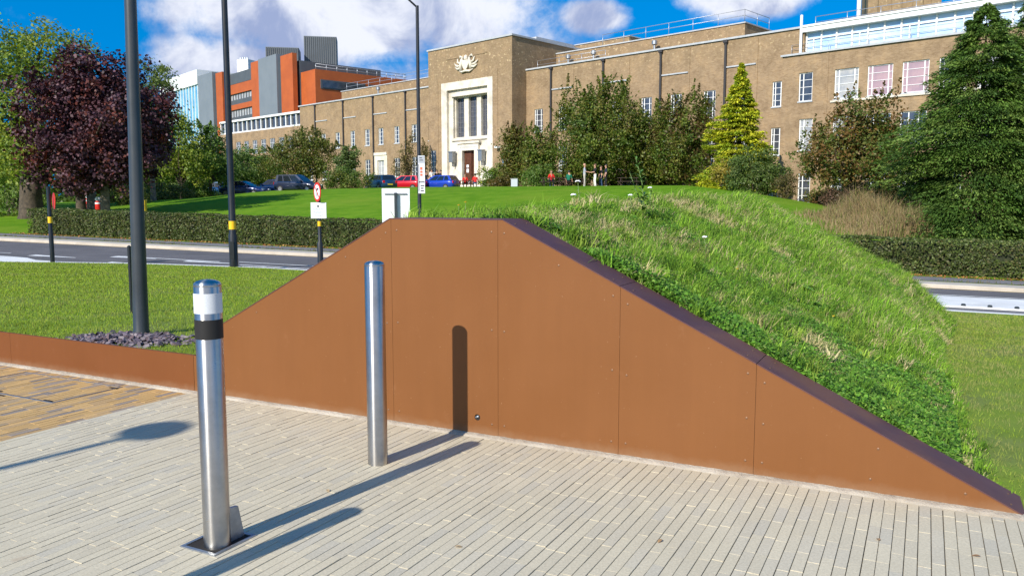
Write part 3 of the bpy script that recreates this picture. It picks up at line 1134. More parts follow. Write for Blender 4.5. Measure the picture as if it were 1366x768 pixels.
def build_posts():
    # big grey lamp column on the left lawn with slate round its foot
    b = Vector((-3.59, 7.70, 0.21))
    t = thing('lamp_column', 'tall thick dark grey column rising from the slate bed', 'lamp post', b, 0, 'tall lamp columns')
    t.rotation_euler.y = R(0.9)        # it leans a little
    MB().lathe([(0.079, 0), (0.079, 0.06), (0.0715, 0.08), (0.068, 0.5), (0.060, 1.8), (0.052, 3.3), (0.038, 7.0), (0.0, 7.02)], 32).build('pole', M['post_grey'], t)
    MB().lathe([(0.079, 0.0), (0.095, 0.0), (0.095, 0.02), (0.079, 0.025)], 32).build('base_collar', M['post_grey'], t)
    mb = MB()
    mb.tube([(0, 0, 6.9), (0.3, 0.05, 7.15), (0.8, 0.12, 7.2)], 0.03, 10)
    mb.build('arm', M['post_grey'], t)
    MB().box(0.7, 1.3, 0.03, 0.23, 7.15, 7.27).build('lantern', M['post_grey'], t, 0.03)
    # thin marker post behind it
    t = thing('marker_post', 'thin short dark post tucked behind the thick grey column', 'post', (-4.60, 9.66, float(z_lawn(-6.1, 2.1)) - 0.05))
    MB().lathe([(0.022, 0), (0.022, 0.86), (0.0, 0.875)], 14).build('pole', M['post_black'], t)

    # road side lamp column with a yellow band
    kx = kerb_x(309)
    b = Vector((kx, float(near_kerb_y(kx)) + 0.1, 0))
    b.z = road_z(b) - 0.1
    t = thing('lamp_column', 'tall black lamp column with a wide yellow band at the kerb', 'lamp post', b, 0, 'tall lamp columns')
    MB().lathe([(0.122, 0), (0.122, 1.02), (0.098, 1.10), (0.093, 3.0), (0.078, 9.0), (0.0, 9.02)], 28).build('pole', M['post_black'], t)
    MB().lathe([(0.09, 1.20), (0.103, 1.20), (0.103, 1.44), (0.09, 1.44)], 28).build('yellow_band', M['yellow'], t)
    MB().box(-0.06, 0.06, -0.128, -0.10, 0.35, 0.85).build('access_door', M['post_black'], t)
    mb = MB()
    mb.tube([(0, 0, 8.9), (-0.2, 0.2, 9.2), (-0.6, 0.6, 9.35)], 0.035, 10)
    mb.build('arm', M['post_black'], t)
    MB().box(-1.2, -0.6, 0.5, 0.75, 9.28, 9.42).build('lantern', M['post_grey'], t, 0.03)

    # black pole with a yellow band and edge-on red sign at far left
    kx = kerb_x(65.5)
    b = Vector((kx, float(near_kerb_y(kx)) + 0.1, 0))
    b.z = road_z(b) - 0.1
    t = thing('sign_post', 'black post with a yellow band and a red sign seen edge on', 'sign post', b, 0, 'black sign posts at the kerb')
    MB().lathe([(0.062, 0), (0.062, 0.95), (0.055, 1.0), (0.055, 2.28), (0.0, 2.29)], 20).build('pole', M['post_black'], t)
    MB().lathe([(0.05, 1.25), (0.060, 1.25), (0.060, 1.43), (0.05, 1.43)], 20).build('yellow_band', M['yellow'], t)
    mb = MB()
    Mx = Matrix.Translation((0.10, 0.07, 1.88)) @ Matrix.Rotation(R(-52), 4, 'Z') @ Matrix.Rotation(R(90), 4, 'X')
    mb.lathe([(0.0, -0.008), (0.24, -0.008), (0.24, 0.008), (0.0, 0.008)], 28, M=Mx)
    mb.build('sign_plate', M['sign_red'], t)

    # no right turn sign with a text plate
    kx = kerb_x(425.5)
    b = Vector((kx, float(near_kerb_y(kx)) + 0.1, 0))
    b.z = road_z(b) - 0.1
    t = thing('sign_post', 'black post carrying a round red ringed no turn sign over a white notice', 'sign post', b, 0, 'black sign posts at the kerb')
    MB().lathe([(0.080, 0), (0.080, 0.90), (0.050, 0.97), (0.046, 2.55), (0.0, 2.56)], 20).build('pole', M['post_black'], t)
    MB().lathe([(0.045, 1.38), (0.052, 1.38), (0.052, 1.52), (0.045, 1.52)], 20).build('yellow_band', M['yellow'], t)
    rx = Matrix.Rotation(R(-56), 4, 'Z')
    Mx = Matrix.Translation((-0.02, -0.06, 2.33)) @ rx @ Matrix.Rotation(R(90), 4, 'X')
    sg = MB().lathe([(0.0, 0), (0.27, 0), (0.27, 0.012), (0.0, 0.012)], 32, M=Mx).build('round_sign', M['sign_red'], t)
    MB().lathe([(0.205, 0.0122), (0.205, 0.0145), (0.0, 0.0145)], 32, M=Mx).build('white_face', M['sign_white'], sg)
    mb = MB()
    for pl in ([(-0.03, -0.12), (0.02, -0.12), (0.02, 0.06), (0.07, 0.06), (0.07, 0.10), (-0.03, 0.10)], [(0.07, 0.03), (0.13, 0.08), (0.07, 0.13)]):
        mb.add([Mx @ Vector((p[0], p[1], 0.017)) for p in pl], [tuple(range(len(pl)))])
    mb.add([Mx @ Vector((p[0], p[1], 0.018)) for p in [(-0.16, 0.13), (-0.13, 0.16), (0.16, -0.13), (0.13, -0.16)]], [(0, 1, 2, 3)], 1)
    mb.build('turn_arrow', [M['ink'], M['sign_red']], sg)
    nt = MB().box(-0.215, 0.215, -0.075, -0.062, 1.60, 2.04).build('notice', M['sign_white'], t)
    mb = MB()
    mb.lathe([(0.0, 0.0), (0.03, 0.0)], 12, M=Matrix.Translation((-0.01, -0.0765, 1.935)) @ Matrix.Rotation(R(90), 4, 'X'))
    mb.build('emblem', M['ink'], nt)
    mb = MB()
    for i in range(6):
        z = 1.86 - i * 0.04
        wd = [0.15, 0.17, 0.16, 0.13, 0.15, 0.11][i]
        x = -wd
        while x < wd - 0.01:
            L = random.uniform(0.015, 0.05)
            mb.quad((x, -0.0765, z), (min(x + L, wd), -0.0765, z), (min(x + L, wd), -0.0765, z + 0.016), (x, -0.0765, z + 0.016))
            x += L + 0.008
    mb.build('notice_lettering', M['ink_grey'], nt)

    # white sign board seen from behind, its dark post towards us
    p = at(528, 275, 21.0)
    t = thing('sign_board', 'plain white sign board seen from its back with a dark post and rail', 'sign', (p.x, p.y, float(zroad(p.x)) + 0.0), R(4))
    bz = -float(zroad(p.x))
    MB().box(-0.36, 0.36, 0.05, 0.07, bz + 0.78, bz + 1.88).build('board', M['sign_white'], t, 0.004)
    MB().box(-0.035, 0.035, -0.06, 0.04, 0.0, bz + 1.77).build('post', M['post_grey'], t, 0.006)
    MB().box(-0.29, 0.29, 0.022, 0.048, bz + 1.72, bz + 1.755).build('rail', M['galv'], t)

    # distant lamp column with an information panel
    p = at(559.5, 260, 29.6)
    p.y = float(hedge_y(p.x)) - 3.0
    p = at(559.5, 260, p.y)
    z0 = float(zroad(p.x))
    t = thing('lamp_column', 'slender tall black lamp column carrying a narrow information panel', 'lamp post', (p.x, p.y, z0), 0, 'tall lamp columns')
    zt = at(559, 8, p.y).z - z0
    MB().lathe([(0.09, 0), (0.09, 1.0), (0.070, 1.1), (0.058, zt), (0.0, zt + 0.01)], 20).build('pole', M['post_black'], t)
    mb = MB()
    mb.tube([(0, 0, zt - 0.06), (-0.45, 0.1, zt + 0.36), (-1.1, 0.2, zt + 0.75)], 0.035, 10)
    mb.build('arm', M['post_black'], t)
    MB().box(-1.75, -1.05, 0.1, 0.36, zt + 0.70, zt + 0.84).build('lantern', M['post_grey'], t, 0.03)
    MB().lathe([(0.07, 1.32), (0.078, 1.32), (0.078, 1.44), (0.07, 1.44)], 16).build('white_collar', M['sign_white'], t)
    zb_, ztp = at(559, 258, p.y).z - z0, at(559, 208, p.y).z - z0
    ip = MB().box(-0.02, 0.215, -0.13, -0.105, zb_, ztp).build('info_panel', M['sign_white'], t)
    h = ztp - zb_
    mb = MB()
    y = -0.1315
    for (a, b, c, d, mi) in [(-0.01, 0.205, 0.80, 0.99, 2), (-0.005, 0.02, 0.06, 0.78, 1), (0.05, 0.14, 0.62, 0.70, 0), (0.05, 0.14, 0.54, 0.60, 0), (0.05, 0.14, 0.46, 0.52, 0),
                             (0.02, 0.20, 0.285, 0.315, 1), (0.06, 0.19, 0.19, 0.22, 1), (0.06, 0.17, 0.12, 0.15, 1), (0.06, 0.18, 0.05, 0.08, 1), (0.03, 0.12, 0.93, 0.95, 1), (0.03, 0.16, 0.87, 0.89, 1)]:
        yy = y - (0.0015 if mi == 1 else 0)
        mb.quad((a, yy, zb_ + c * h), (b, yy, zb_ + c * h), (b, yy, zb_ + d * h), (a, yy, zb_ + d * h), mi)
    mb.build('panel_graphics', [M['sign_orange'], M['ink'], M['sign_grey']], ip)


build_posts()


# ------------------------------------------------------------------ the long brick building
B_O = at(625, 240, 90.0)
B_O.z = 0.0
B_RZ = math.atan2(-0.68962, 0.72417)


def wall_holes(mb, x0, x1, z0, z1, y, holes, depth=0.22, mi=0, rmi=None):
    """a wall sheet facing -y with rectangular openings and their reveals"""
    rmi = mi if rmi is None else rmi
    xs = sorted({x0, x1} | {h[0] for h in holes if x0 < h[0] < x1} | {h[1] for h in holes if x0 < h[1] < x1})
    zs = sorted({z0, z1} | {h[2] for h in holes if z0 < h[2] < z1} | {h[3] for h in holes if z0 < h[3] < z1})
    for i in range(len(xs) - 1):
        for j in range(len(zs) - 1):
            cx, cz = (xs[i] + xs[i + 1]) / 2, (zs[j] + zs[j + 1]) / 2
            if any(h[0] < cx < h[1] and h[2] < cz < h[3] for h in holes):
                continue
            mb.quad((xs[i], y, zs[j]), (xs[i + 1], y, zs[j]), (xs[i + 1], y, zs[j + 1]), (xs[i], y, zs[j + 1]), mi)
    for (a, b, c, d) in holes:
        mb.quad((a, y, c), (a, y, d), (a, y + depth, d), (a, y + depth, c), rmi)
        mb.quad((b, y, c), (b, y + depth, c), (b, y + depth, d), (b, y, d), rmi)
        mb.quad((a, y, d), (b, y, d), (b, y + depth, d), (a, y + depth, d), rmi)
        mb.quad((a, y, c), (a, y + depth, c), (b, y + depth, c), (b, y, c), rmi)


WIN_CACHE = {}


def window(parent, a, b, c, d, y, cols=(1.0,), rows=3, pane='glass', sill=True, depth=0.14, bar=0.07):
    """window frame with its panes as a sub-part; copies share their meshes"""
    w, h = round(b - a, 2), round(d - c, 2)
    key = (w, h, tuple(cols), rows, pane, sill)
    if key in WIN_CACHE:
        o = dup(WIN_CACHE[key], parent)
        o.location = (a, y + depth, c)
        return o
    mb = MB()
    e = 0.07
    mb.box(0, w, -0.05, 0.03, 0, e).box(0, w, -0.05, 0.03, h - e, h)
    mb.box(0, e, -0.05, 0.03, e, h - e).box(w - e, w, -0.05, 0.03, e, h - e)
    tot = sum(cols)
    x = 0
    for cdiv in cols[:-1]:
        x += cdiv / tot * w
        mb.box(x - bar / 2, x + bar / 2, -0.045, 0.025, e, h - e)
    zs = [h * k / rows for k in range(1, rows)]
    xe = [e]
    x = 0
    for cdiv in cols[:-1]:
        x += cdiv / tot * w
        xe += [x - bar / 2, x + bar / 2]
    xe.append(w - e)
    for z in zs:
        for k in range(0, len(xe), 2):
            mb.box(xe[k], xe[k + 1], -0.035, 0.02, z - 0.017, z + 0.017)
    o = mb.build('window', M['wframe'], parent)
    if sill:
        MB().box(-0.06, w + 0.06, -depth - 0.06, -0.051, -0.08, 0.02).build('sill', M['coping_stone'], o)
    MB().quad((0, 0.0, 0), (w, 0.0, 0), (w, 0.0, h), (0, 0.0, h)).build('pane', M[pane], o)
    o.location = (a, y + depth, c)
    WIN_CACHE[key] = o
    return o


def rail(parent, pts, h=1.1, step=2.4, r=0.028):
    mb = MB()
    for i in range(len(pts) - 1):
        a, b = Vector(pts[i]), Vector(pts[i + 1])
        n = max(1, int((b - a).length / step))
        for k in range(n + 1):
            p = a.lerp(b, k / n)
            mb.tube([p, p + Vector((0, 0, h))], r, 6)
        for z in (h, h * 0.55):
            mb.tube([a + Vector((0, 0, z)), b + Vector((0, 0, z))], r, 6)
    return mb.build('roof_rail', M['rail'], parent)


def build_university():
    t = thing('brick_building', 'long buff brick institute building with a tall stone entrance under a carved crest', 'building', B_O, B_RZ)
    Y1 = 2.2
    ZB = 0.2
    holes_l, holes_r, holes_b, holes_rb = [], [], [], []
    wins = []
    # left wing windows in pairs between drainpipes
    for s in (-35.0, -31.6, -28.2, -24.75, -21.5, -18.6, -15.35, -11.95, -8.75):
        holes_l.append((s - 0.52, s + 0.52, 8.95, 11.05))
        if abs(s + 18.6) > 0.5:
            holes_l.append((s - 0.55, s + 0.55, 4.75, 7.15))
    door_l = (-19.35, -18.0, 3.1, 6.95)
    holes_l.append(door_l)
    for s in (8.42, 11.75, 15.15, 18.5, 21.9, 25.1, 28.5, 31.6):
        holes_r.append((s - 0.58, s + 0.58, 8.95, 11.3))
        holes_r.append((s - 0.58, s + 0.58, 4.75, 7.3))
    for (a, b, c, d) in [(34.32, 35.28, 9.4, 11.45), (34.32, 35.28, 5.43, 7.7), (34.32, 35.28, 1.7, 3.9)]:
        holes_r.append((a - 0.0, b, c, d))
    # entrance block
    mb = MB()
    PO = (-4.36, 3.84, 3.0, 14.9)
    holes_b = [PO, (-6.35, -5.45, 5.0, 7.55)]
    wall_holes(mb, -6.63, 6.66, ZB, 18.72, 0.0, holes_b, 0.3)
    mb.quad((6.66, 0, ZB), (6.66, 14, ZB), (6.66, 14, 18.72), (6.66, 0, 18.72))
    mb.quad((-6.63, 14, ZB), (-6.63, 0, ZB), (-6.63, 0, 18.72), (-6.63, 14, 18.72))
    mb.quad((6.66, 14, ZB), (-6.63, 14, ZB), (-6.63, 14, 18.72), (6.66, 14, 18.72))
    mb.quad((-6.6, 0.02, 18.70), (6.6, 0.02, 18.70), (6.6, 13.9, 18.70), (-6.6, 13.9, 18.70))
    # raised brick panel courses round the crest
    mb.box(-3.55, 3.0, -0.05, -0.002, 17.42, 17.60).box(-5.1, -4.95, -0.04, -0.002, 3.2, 15.6).box(4.45, 4.6, -0.04, -0.002, 3.2, 15.6)
    mb.build('entrance_block', M['brick'], t)
    mb = MB()
    mb.box(-6.75, 6.78, -0.12, 14.1, 18.722, 18.90)
    mb.box(2.0, 6.0, 4.5, 11.0, 18.90, 19.35)
    mb.build('block_coping', M['coping_stone'], t)
    # stone portal, stepping back twice
    mb = MB()
    wall_holes(mb, PO[0], PO[1], 3.0, 14.9, -0.06, [(-3.45, 3.05, 3.0, 14.05)], 0.36)
    mb.quad((PO[0], -0.06, 3.0), (PO[0], 0.3, 3.0), (PO[0], 0.3, 14.9), (PO[0], -0.06, 14.9))
    mb.quad((PO[1], -0.06, 3.0), (PO[1], -0.06, 14.9), (PO[1], 0.3, 14.9), (PO[1], 0.3, 3.0))
    mb.quad((PO[0], -0.06, 14.9), (PO[1], -0.06, 14.9), (PO[1], 0.3, 14.9), (PO[0], 0.3, 14.9))
    wall_holes(mb, -3.45, 3.05, 3.0, 14.05, 0.30, [(-2.75, 2.75, 8.75, 13.3), (-1.08, 0.90, 3.0, 7.3)], 0.32)
    big = [(-2.62, -1.28, 8.85, 13.2), (-0.58, 0.72, 8.85, 13.2), (1.40, 2.62, 8.85, 13.2)]
    wall_holes(mb, -2.75, 2.75, 8.75, 13.3, 0.62, big, 0.35)
    mb.box(-2.95, 2.9, 0.12, 0.298, 8.45, 8.74).box(-2.9, 2.85, 0.10, 0.298, 13.32, 13.6)
    # door surround
    wall_holes(mb, -1.75, 1.55, 3.0, 8.05, 0.02, [(-1.08, 0.90, 3.0, 7.3)], 0.4)
    mb.quad((-1.75, 0.02, 3.0), (-1.75, 0.3, 3.0), (-1.75, 0.3, 8.05), (-1.75, 0.02, 8.05))
    mb.quad((1.55, 0.02, 3.0), (1.55, 0.02, 8.05), (1.55, 0.3, 8.05), (1.55, 0.3, 3.0))
    mb.box(-2.0, 1.8, -0.12, 0.298, 8.05, 8.28)
    mb.build('portal', M['stone'], t)
    for i, (a, b, c, d) in enumerate(big):
        g = MB().quad((a, 0.95, c), (b, 0.95, c), (b, 0.95, d), (a, 0.95, d)).build('tall_window', M['dark_glass'], t)
        mb = MB()
        for k in range(1, 3):
            x = a + (b - a) * k / 3
            mb.box(x - 0.025, x + 0.025, 0.90, 0.945, c, d)
        for k in range(1, 8):
            z = c + (d - c) * k / 8
            mb.box(a, b, 0.895, 0.94, z - 0.02, z + 0.02)
        mb.build('glazing_bars', M['lead'], g)
    # carved lettering course is too worn to read: shallow marks only
    mb = MB()
    x = -1.35
    while x < 1.2:
        w = random.uniform(0.06, 0.12)
        mb.box(x, x + w, 0.008, 0.019, 7.58, 7.76)
        x += w + 0.06
    mb.build('carved_letters', M['coping_stone'], t)
    d = MB().box(-1.08, 0.05, 0.44, 0.50, 3.4, 7.28).build('door', M['wood_door'], t)
    MB().box(-0.75, -0.40, 0.42, 0.438, 4.9, 5.3).box(-0.75, -0.40, 0.42, 0.438, 5.45, 5.75).build('door_notice', M['sign_white'], d)
    MB().box(0.06, 0.90, 0.55, 0.60, 3.4, 7.28).build('door', M['wood_door'], t)
    for x in (-2.45, 2.25):
        mb = MB()
        mb.box(x - 0.30, x + 0.30, -0.45, 0.05, 6.05, 7.15).box(x - 0.36, x + 0.36, -0.52, 0.1, 7.152, 7.27).box(x - 0.06, x + 0.06, -0.2, 0.29, 5.6, 6.048)
        mb.build('wall_lantern', M['galv'], t)
    # crest: shield, supporters, helm and scroll carved in pale stone
    mb = MB()
    rt = Matrix.Rotation(0, 4, 'X')
    sh = [(-0.5, 17.05), (0.5, 17.05), (0.5, 16.55), (0.32, 16.2), (0.0, 15.95), (-0.32, 16.2), (-0.5, 16.55)]
    Tm = Matrix.Translation((-0.2, 0, 0))
    mb.prism(sh, -0.26, 0.0, 0, Tm)
    mb.lathe([(0.0, -0.2), (0.22, -0.1), (0.26, 0.05), (0.2, 0.3), (0.0, 0.42)], 10, (-0.2, -0.1, 17.2))
    for sgn in (-1, 1):
        x = -0.2 + sgn
        mb.tube([(x - sgn * 0.25, -0.1, 16.0), (x - sgn * 0.2, -0.16, 16.5), (x - sgn * 0.38, -0.18, 16.95), (x - sgn * 0.42, -0.16, 17.25)], [0.16, 0.22, 0.19, 0.13], 8)
        mb.tube([(x - sgn * 0.2, -0.12, 16.7), (x + sgn * 0.25, -0.15, 16.9), (x + sgn * 0.35, -0.1, 17.3)], [0.14, 0.12, 0.05], 8)
        mb.tube([(x + sgn * 0.05, -0.1, 16.45), (x + sgn * 0.5, -0.12, 16.55), (x + sgn * 0.85, -0.1, 16.85)], [0.17, 0.14, 0.05], 8)
        mb.tube([(x - sgn * 0.1, -0.1, 16.25), (x + sgn * 0.35, -0.12, 16.2), (x + sgn * 0.72, -0.1, 16.42)], [0.15, 0.13, 0.06], 8)
        mb.tube([(x - sgn * 0.55, -0.08, 17.3), (x - sgn * 0.1, -0.1, 17.5), (x + sgn * 0.1, -0.08, 17.25)], [0.1, 0.12, 0.04], 8)
    mb.tube([(-1.3, -0.08, 16.0), (-0.8, -0.14, 15.82), (-0.2, -0.16, 15.9), (0.4, -0.14, 15.82), (0.9, -0.08, 16.0)], [0.05, 0.12, 0.13, 0.12, 0.05], 8)
    mb.build('crest', M['stone'], t)
    window(t, -6.35, -5.45, 5.0, 7.55, 0.0, (1, 1), 4)
    # main wings
    mb = MB()
    wall_holes(mb, -37.5, -6.64, ZB, 15.2, Y1, holes_l)
    mb.quad((-37.5, 16, ZB), (-37.5, Y1, ZB), (-37.5, Y1, 15.2), (-37.5, 16, 15.2))
    mb.quad((-37.48, Y1 + 0.02, 15.18), (-6.65, Y1 + 0.02, 15.18), (-6.65, 16, 15.18), (-37.48, 16, 15.18))
    # set-back upper storey
    mb.box(-34.0, -6.66, 7.0, 15.9, 15.19, 17.45)
    mb.build('left_wing', M['brick'], t)
    mb = MB()
    wall_holes(mb, 6.67, 36.9, ZB, 15.4, Y1, holes_r)
    mb.quad((36.9, Y1, ZB), (36.9, 16, ZB), (36.9, 16, 15.4), (36.9, Y1, 15.4))
    mb.quad((6.68, Y1 + 0.02, 15.38), (36.88, Y1 + 0.02, 15.38), (36.88, 16, 15.38), (6.68, 16, 15.38))
    mb.box(6.69, 29.15, 7.0, 15.9, 15.385, 17.70)
    mb.box(2.9, 12.7, 12.2, 20.0, 15.39, 19.55)
    # shallow pilaster strips of each bay
    for s in (13.1, 19.9, 26.4, 32.9):
        mb.box(s - 0.06, s + 0.06, Y1 - 0.05, Y1 - 0.002, 3.4, 15.2)
    mb.build('right_wing', M['brick'], t)
    # copings and ledges
    mb = MB()
    mb.box(-37.7, -6.64, Y1 - 0.14, Y1 + 0.4, 15.202, 15.36)
    mb.box(-34.1, -6.67, 6.9, 16.0, 17.452, 17.56)
    mb.build('left_parapet', M['coping_stone'], t)
    mb = MB()
    mb.box(6.67, 37.0, Y1 - 0.14, Y1 + 0.4, 15.402, 15.56)
    mb.box(6.7, 29.25, 6.9, 16.0, 17.702, 17.82)
    mb.box(2.8, 12.85, 12.1, 20.1, 19.552, 19.66)
    mb.build('right_parapet', M['coping_stone'], t)
    for (a, b) in [(-33.4, -30.6), (-26.7, -23.9), (-20.05, -17.25), (-13.4, -10.6)]:
        MB().box(a, b, Y1 - 0.10, Y1 - 0.002, 12.80, 12.92).build('stone_ledge', M['coping_stone'], t)
    for (a, b) in [(10.25, 13.0), (16.95, 19.8), (23.55, 26.3), (30.1, 32.8)]:
        MB().box(a, b, Y1 - 0.10, Y1 - 0.002, 13.05, 13.17).build('stone_ledge', M['coping_stone'], t)
    for s in (-33.5, -26.75, -20.1, -13.5):
        MB().box(s - 0.10, s + 0.10, Y1 - 0.16, Y1 - 0.003, 3.2, 15.15).box(s - 0.2, s + 0.2, Y1 - 0.25, Y1 - 0.003, 15.0, 15.199).build('drainpipe', M['pipe'], t)
    for s in (10.18, 16.88, 23.45, 30.0):
        MB().box(s - 0.10, s + 0.10, Y1 - 0.16, Y1 - 0.003, 2.0, 15.3).box(s - 0.2, s + 0.2, Y1 - 0.25, Y1 - 0.003, 15.15, 15.399).build('drainpipe', M['pipe'], t)
    for h in holes_l:
        if h is door_l:
            continue
        window(t, *h, Y1, (1, 2, 1) if h[2] > 8 else (1, 1), 4)
    for h in holes_r:
        window(t, *h, Y1, (1, 2, 1), 4)
    # white side door with its stone surround and the small canopy lamp
    mb = MB()
    wall_holes(mb, -20.0, -17.35, 3.0, 7.95, Y1 - 0.06, [door_l], 0.06)
    mb.box(-20.0, -17.35, Y1 - 0.16, Y1 - 0.061, 7.6, 7.95)
    mb.quad((-20.0, Y1 - 0.06, 3.0), (-20.0, Y1, 3.0), (-20.0, Y1, 7.95), (-20.0, Y1 - 0.06, 7.95))
    mb.quad((-17.35, Y1 - 0.06, 3.0), (-17.35, Y1 - 0.06, 7.95), (-17.35, Y1, 7.95), (-17.35, Y1, 3.0))
    mb.build('side_portal', M['stone'], t)
    window(t, *door_l, Y1, (1, 1), 5, 'pane_pale', False)
    # plant on the roofs
    for (s, y, z) in [(9.0, 6.3, 15.55), (12.5, 6.2, 15.55), (-24, 6.0, 15.35), (20.0, 6.2, 15.55)]:
        MB().lathe([(0.12, 0), (0.12, 1.3), (0.28, 1.35), (0.28, 1.7), (0.0, 1.8)], 10, (s, y, z)).build('roof_vent', M['galv'], t)
    rail(t, [(7.0, 3.6, 15.55), (16.0, 3.6, 15.55)], 1.0)
    rail(t, [(12.9, 7.2, 17.81), (29.0, 7.2, 17.81), (29.0, 12.0, 17.81)], 1.15)
    rail(t, [(-33.0, 7.2, 17.55), (-7.0, 7.2, 17.55)], 1.0)
    # far left low wing with white glazed top floor
    mb = MB()
    hl = [(-56.5 + k * 2.6, -55.0 + k * 2.6, 9.2, 11.2) for k in range(7)]
    wall_holes(mb, -62.0, -37.51, ZB, 12.6, Y1 + 0.02, hl)
    mb.quad((-62.0, Y1 + 0.05, 12.58), (-37.51, Y1 + 0.05, 12.58), (-37.51, 16, 12.58), (-62.0, 16, 12.58))
    mb.build('far_wing', M['brick'], t)
    for h in hl:
        window(t, *h, Y1 + 0.02, (1, 1, 1), 3)
    mb = MB()
    mb.box(-62.0, -37.5, Y1 + 0.1, 15.0, 14.42, 14.72)
    for k in range(18):
        x = -62 + k * 24.4 / 17
        mb.box(x - 0.09, x + 0.09, Y1 + 0.30, Y1 + 0.5, 12.6, 14.418)
    mb.box(-62.0, -37.6, Y1 + 0.34, Y1 + 0.48, 12.6, 12.85)
    mb.build('penthouse_frame', M['wframe'], t)
    MB().box(-62.0, -37.6, Y1 + 0.52, 14.5, 12.601, 14.41).build('penthouse_glass', M['glass'], t)
    # right end block, nearer, with wide windows and a glazed roof storey
    YR = 1.75
    X0, X1 = 35.35, 66.0
    up = [(36.78, 37.9, 9.58, 11.83)]
    lo = [(36.92, 38.02, 5.7, 8.2)]
    bt = [(37.0, 38.0, 1.5, 3.9)]
    wide = [39.65 + k * 2.49 for k in range(10)]
    for a in wide:
        up.append((a, a + 1.83, 9.53, 11.80))
        lo.append((a, a + 1.83, 5.7, 8.2))
        bt.append((a, a + 1.83, 1.6, 3.9))
    mb = MB()
    wall_holes(mb, X0, X1, ZB, 13.25, YR, up + lo + bt, 0.25)
    mb.quad((X0, 14, ZB), (X0, YR, ZB), (X0, YR, 13.25), (X0, 14, 13.25))
    mb.quad((X1, YR, ZB), (X1, 14, ZB), (X1, 14, 13.25), (X1, YR, 13.25))
    mb.box(39.0, 39.14, YR - 0.04, YR - 0.002, 1.0, 13.2)
    mb.box(X0 + 1.6, X1 - 0.02, YR + 0.02, 14, 13.2, 13.24)
    mb.build('end_block', M['brick'], t)
    MB().box(X0 - 0.12, X1 + 0.1, YR - 0.16, YR + 0.45, 13.252, 13.40).build('end_parapet', M['coping_stone'], t)
    MB().box(39.4, X1, YR - 0.10, YR - 0.003, 9.30, 9.45).build('end_ledge', M['stone'], t)
    panes = ['pane_pale', 'blind_pink', 'blind_pink', 'glass', 'pane_pale', 'glass', 'blind_pink', 'glass', 'glass', 'glass']
    window(t, *up[0], YR, (1, 2.2), 4)
    window(t, *lo[0], YR, (1, 2), 4, 'pane_pale')
    window(t, *bt[0], YR, (1, 2), 4)
    for k, h in enumerate(up[1:]):
        window(t, *h, YR, (1, 3.6, 1), 4, panes[k])
    for k, h in enumerate(lo[1:]):
        window(t, *h, YR, (1, 1.2, 1), 4, 'glass' if k % 3 else 'pane_pale')
    for h in bt[1:]:
        window(t, *h, YR, (1, 1.2, 1), 4)
    # glazed roof storey: white posts, transoms, deep white fascia
    yg = YR + 0.75
    xg0 = 36.98
    mb = MB()
    mb.box(xg0 - 0.25, X1 + 0.3, yg - 0.5, yg + 9, 15.05, 15.42)
    mb.box(xg0 - 0.32, X1 + 0.37, yg - 0.58, yg + 9.1, 15.422, 15.58)
    mb.build('roof_fascia', M['white_clad'], t)
    mb = MB()
    n = 24
    for k in range(n + 1):
        x = xg0 + k * 1.2
        mb.box(x - 0.055, x + 0.055, yg - 0.06, yg + 0.06, 13.402, 15.049)
        if k < n:
            mb.box(x + 0.055, x + 1.145, yg - 0.05, yg + 0.05, 14.50, 14.58)
            if k % 3 == 0:
                mb.box(x + 0.55, x + 0.62, yg - 0.05, yg + 0.05, 13.5, 14.5)
    mb.build('glazing_frame', M['wframe'], t)
    MB().box(xg0, X1 - 0.1, yg + 0.07, yg + 8, 13.402, 15.045).build('roof_glazing', M['glass_pent'], t)
    rail(t, [(xg0, yg + 1.5, 15.56), (60.0, yg + 1.5, 15.56)], 1.0)
    rail(t, [(X0 + 0.6, YR + 0.3, 13.40), (60.0, YR + 0.3, 13.40)], 0.75, 3.0, 0.02)
    MB().lathe([(0.11, 0), (0.11, 3.0), (0.0, 3.05)], 12, (36.7, YR + 0.25, 13.4)).build('flue', M['white_clad'], t)
    MB().box(38.3, 41.3, yg + 2.5, yg + 4.0, 15.58, 16.1).build('roof_cabin', noisy('roof_plant_box', (0.52, 0.30, 0.07), (0.45, 0.26, 0.07), 2, 0.7), t)
    # entrance steps with handrails and ground plinth
    mb = MB()
    for k in range(6):
        mb.box(-3.2, 3.0, -0.4 - 0.36 * (6 - k), -0.062 if k == 5 else -0.4 - 0.36 * (5 - k), 2.2, 2.62 + 0.16 * (k + 1))
    mb.build('entrance_steps', M['stone'], t)
    for x in (-3.0, -1.2, 2.8):
        mb = MB()
        mb.tube([(x, -2.6, 2.7), (x, -2.6, 3.7), (x, -0.6, 4.6), (x, -0.6, 3.5)], 0.03, 8)
        mb.build('handrail', M['rail'], t)
    for x, c in ((5.3, 5.75), (5.3, 5.15)):
        MB().box(x, x + 0.42, -0.07, -0.045, c, c + 0.45).build('blue_notice', M['blue_sign'], t)
    MB().box(4.55, 5.0, -0.55, -0.05, 7.3, 7.5).build('security_lamp', M['sign_white'], t, 0.03)
    MB().box(-7.4, -6.9, 1.4, 2.15, 7.55, 7.8).build('security_lamp', M['sign_white'], t, 0.03)


build_university()


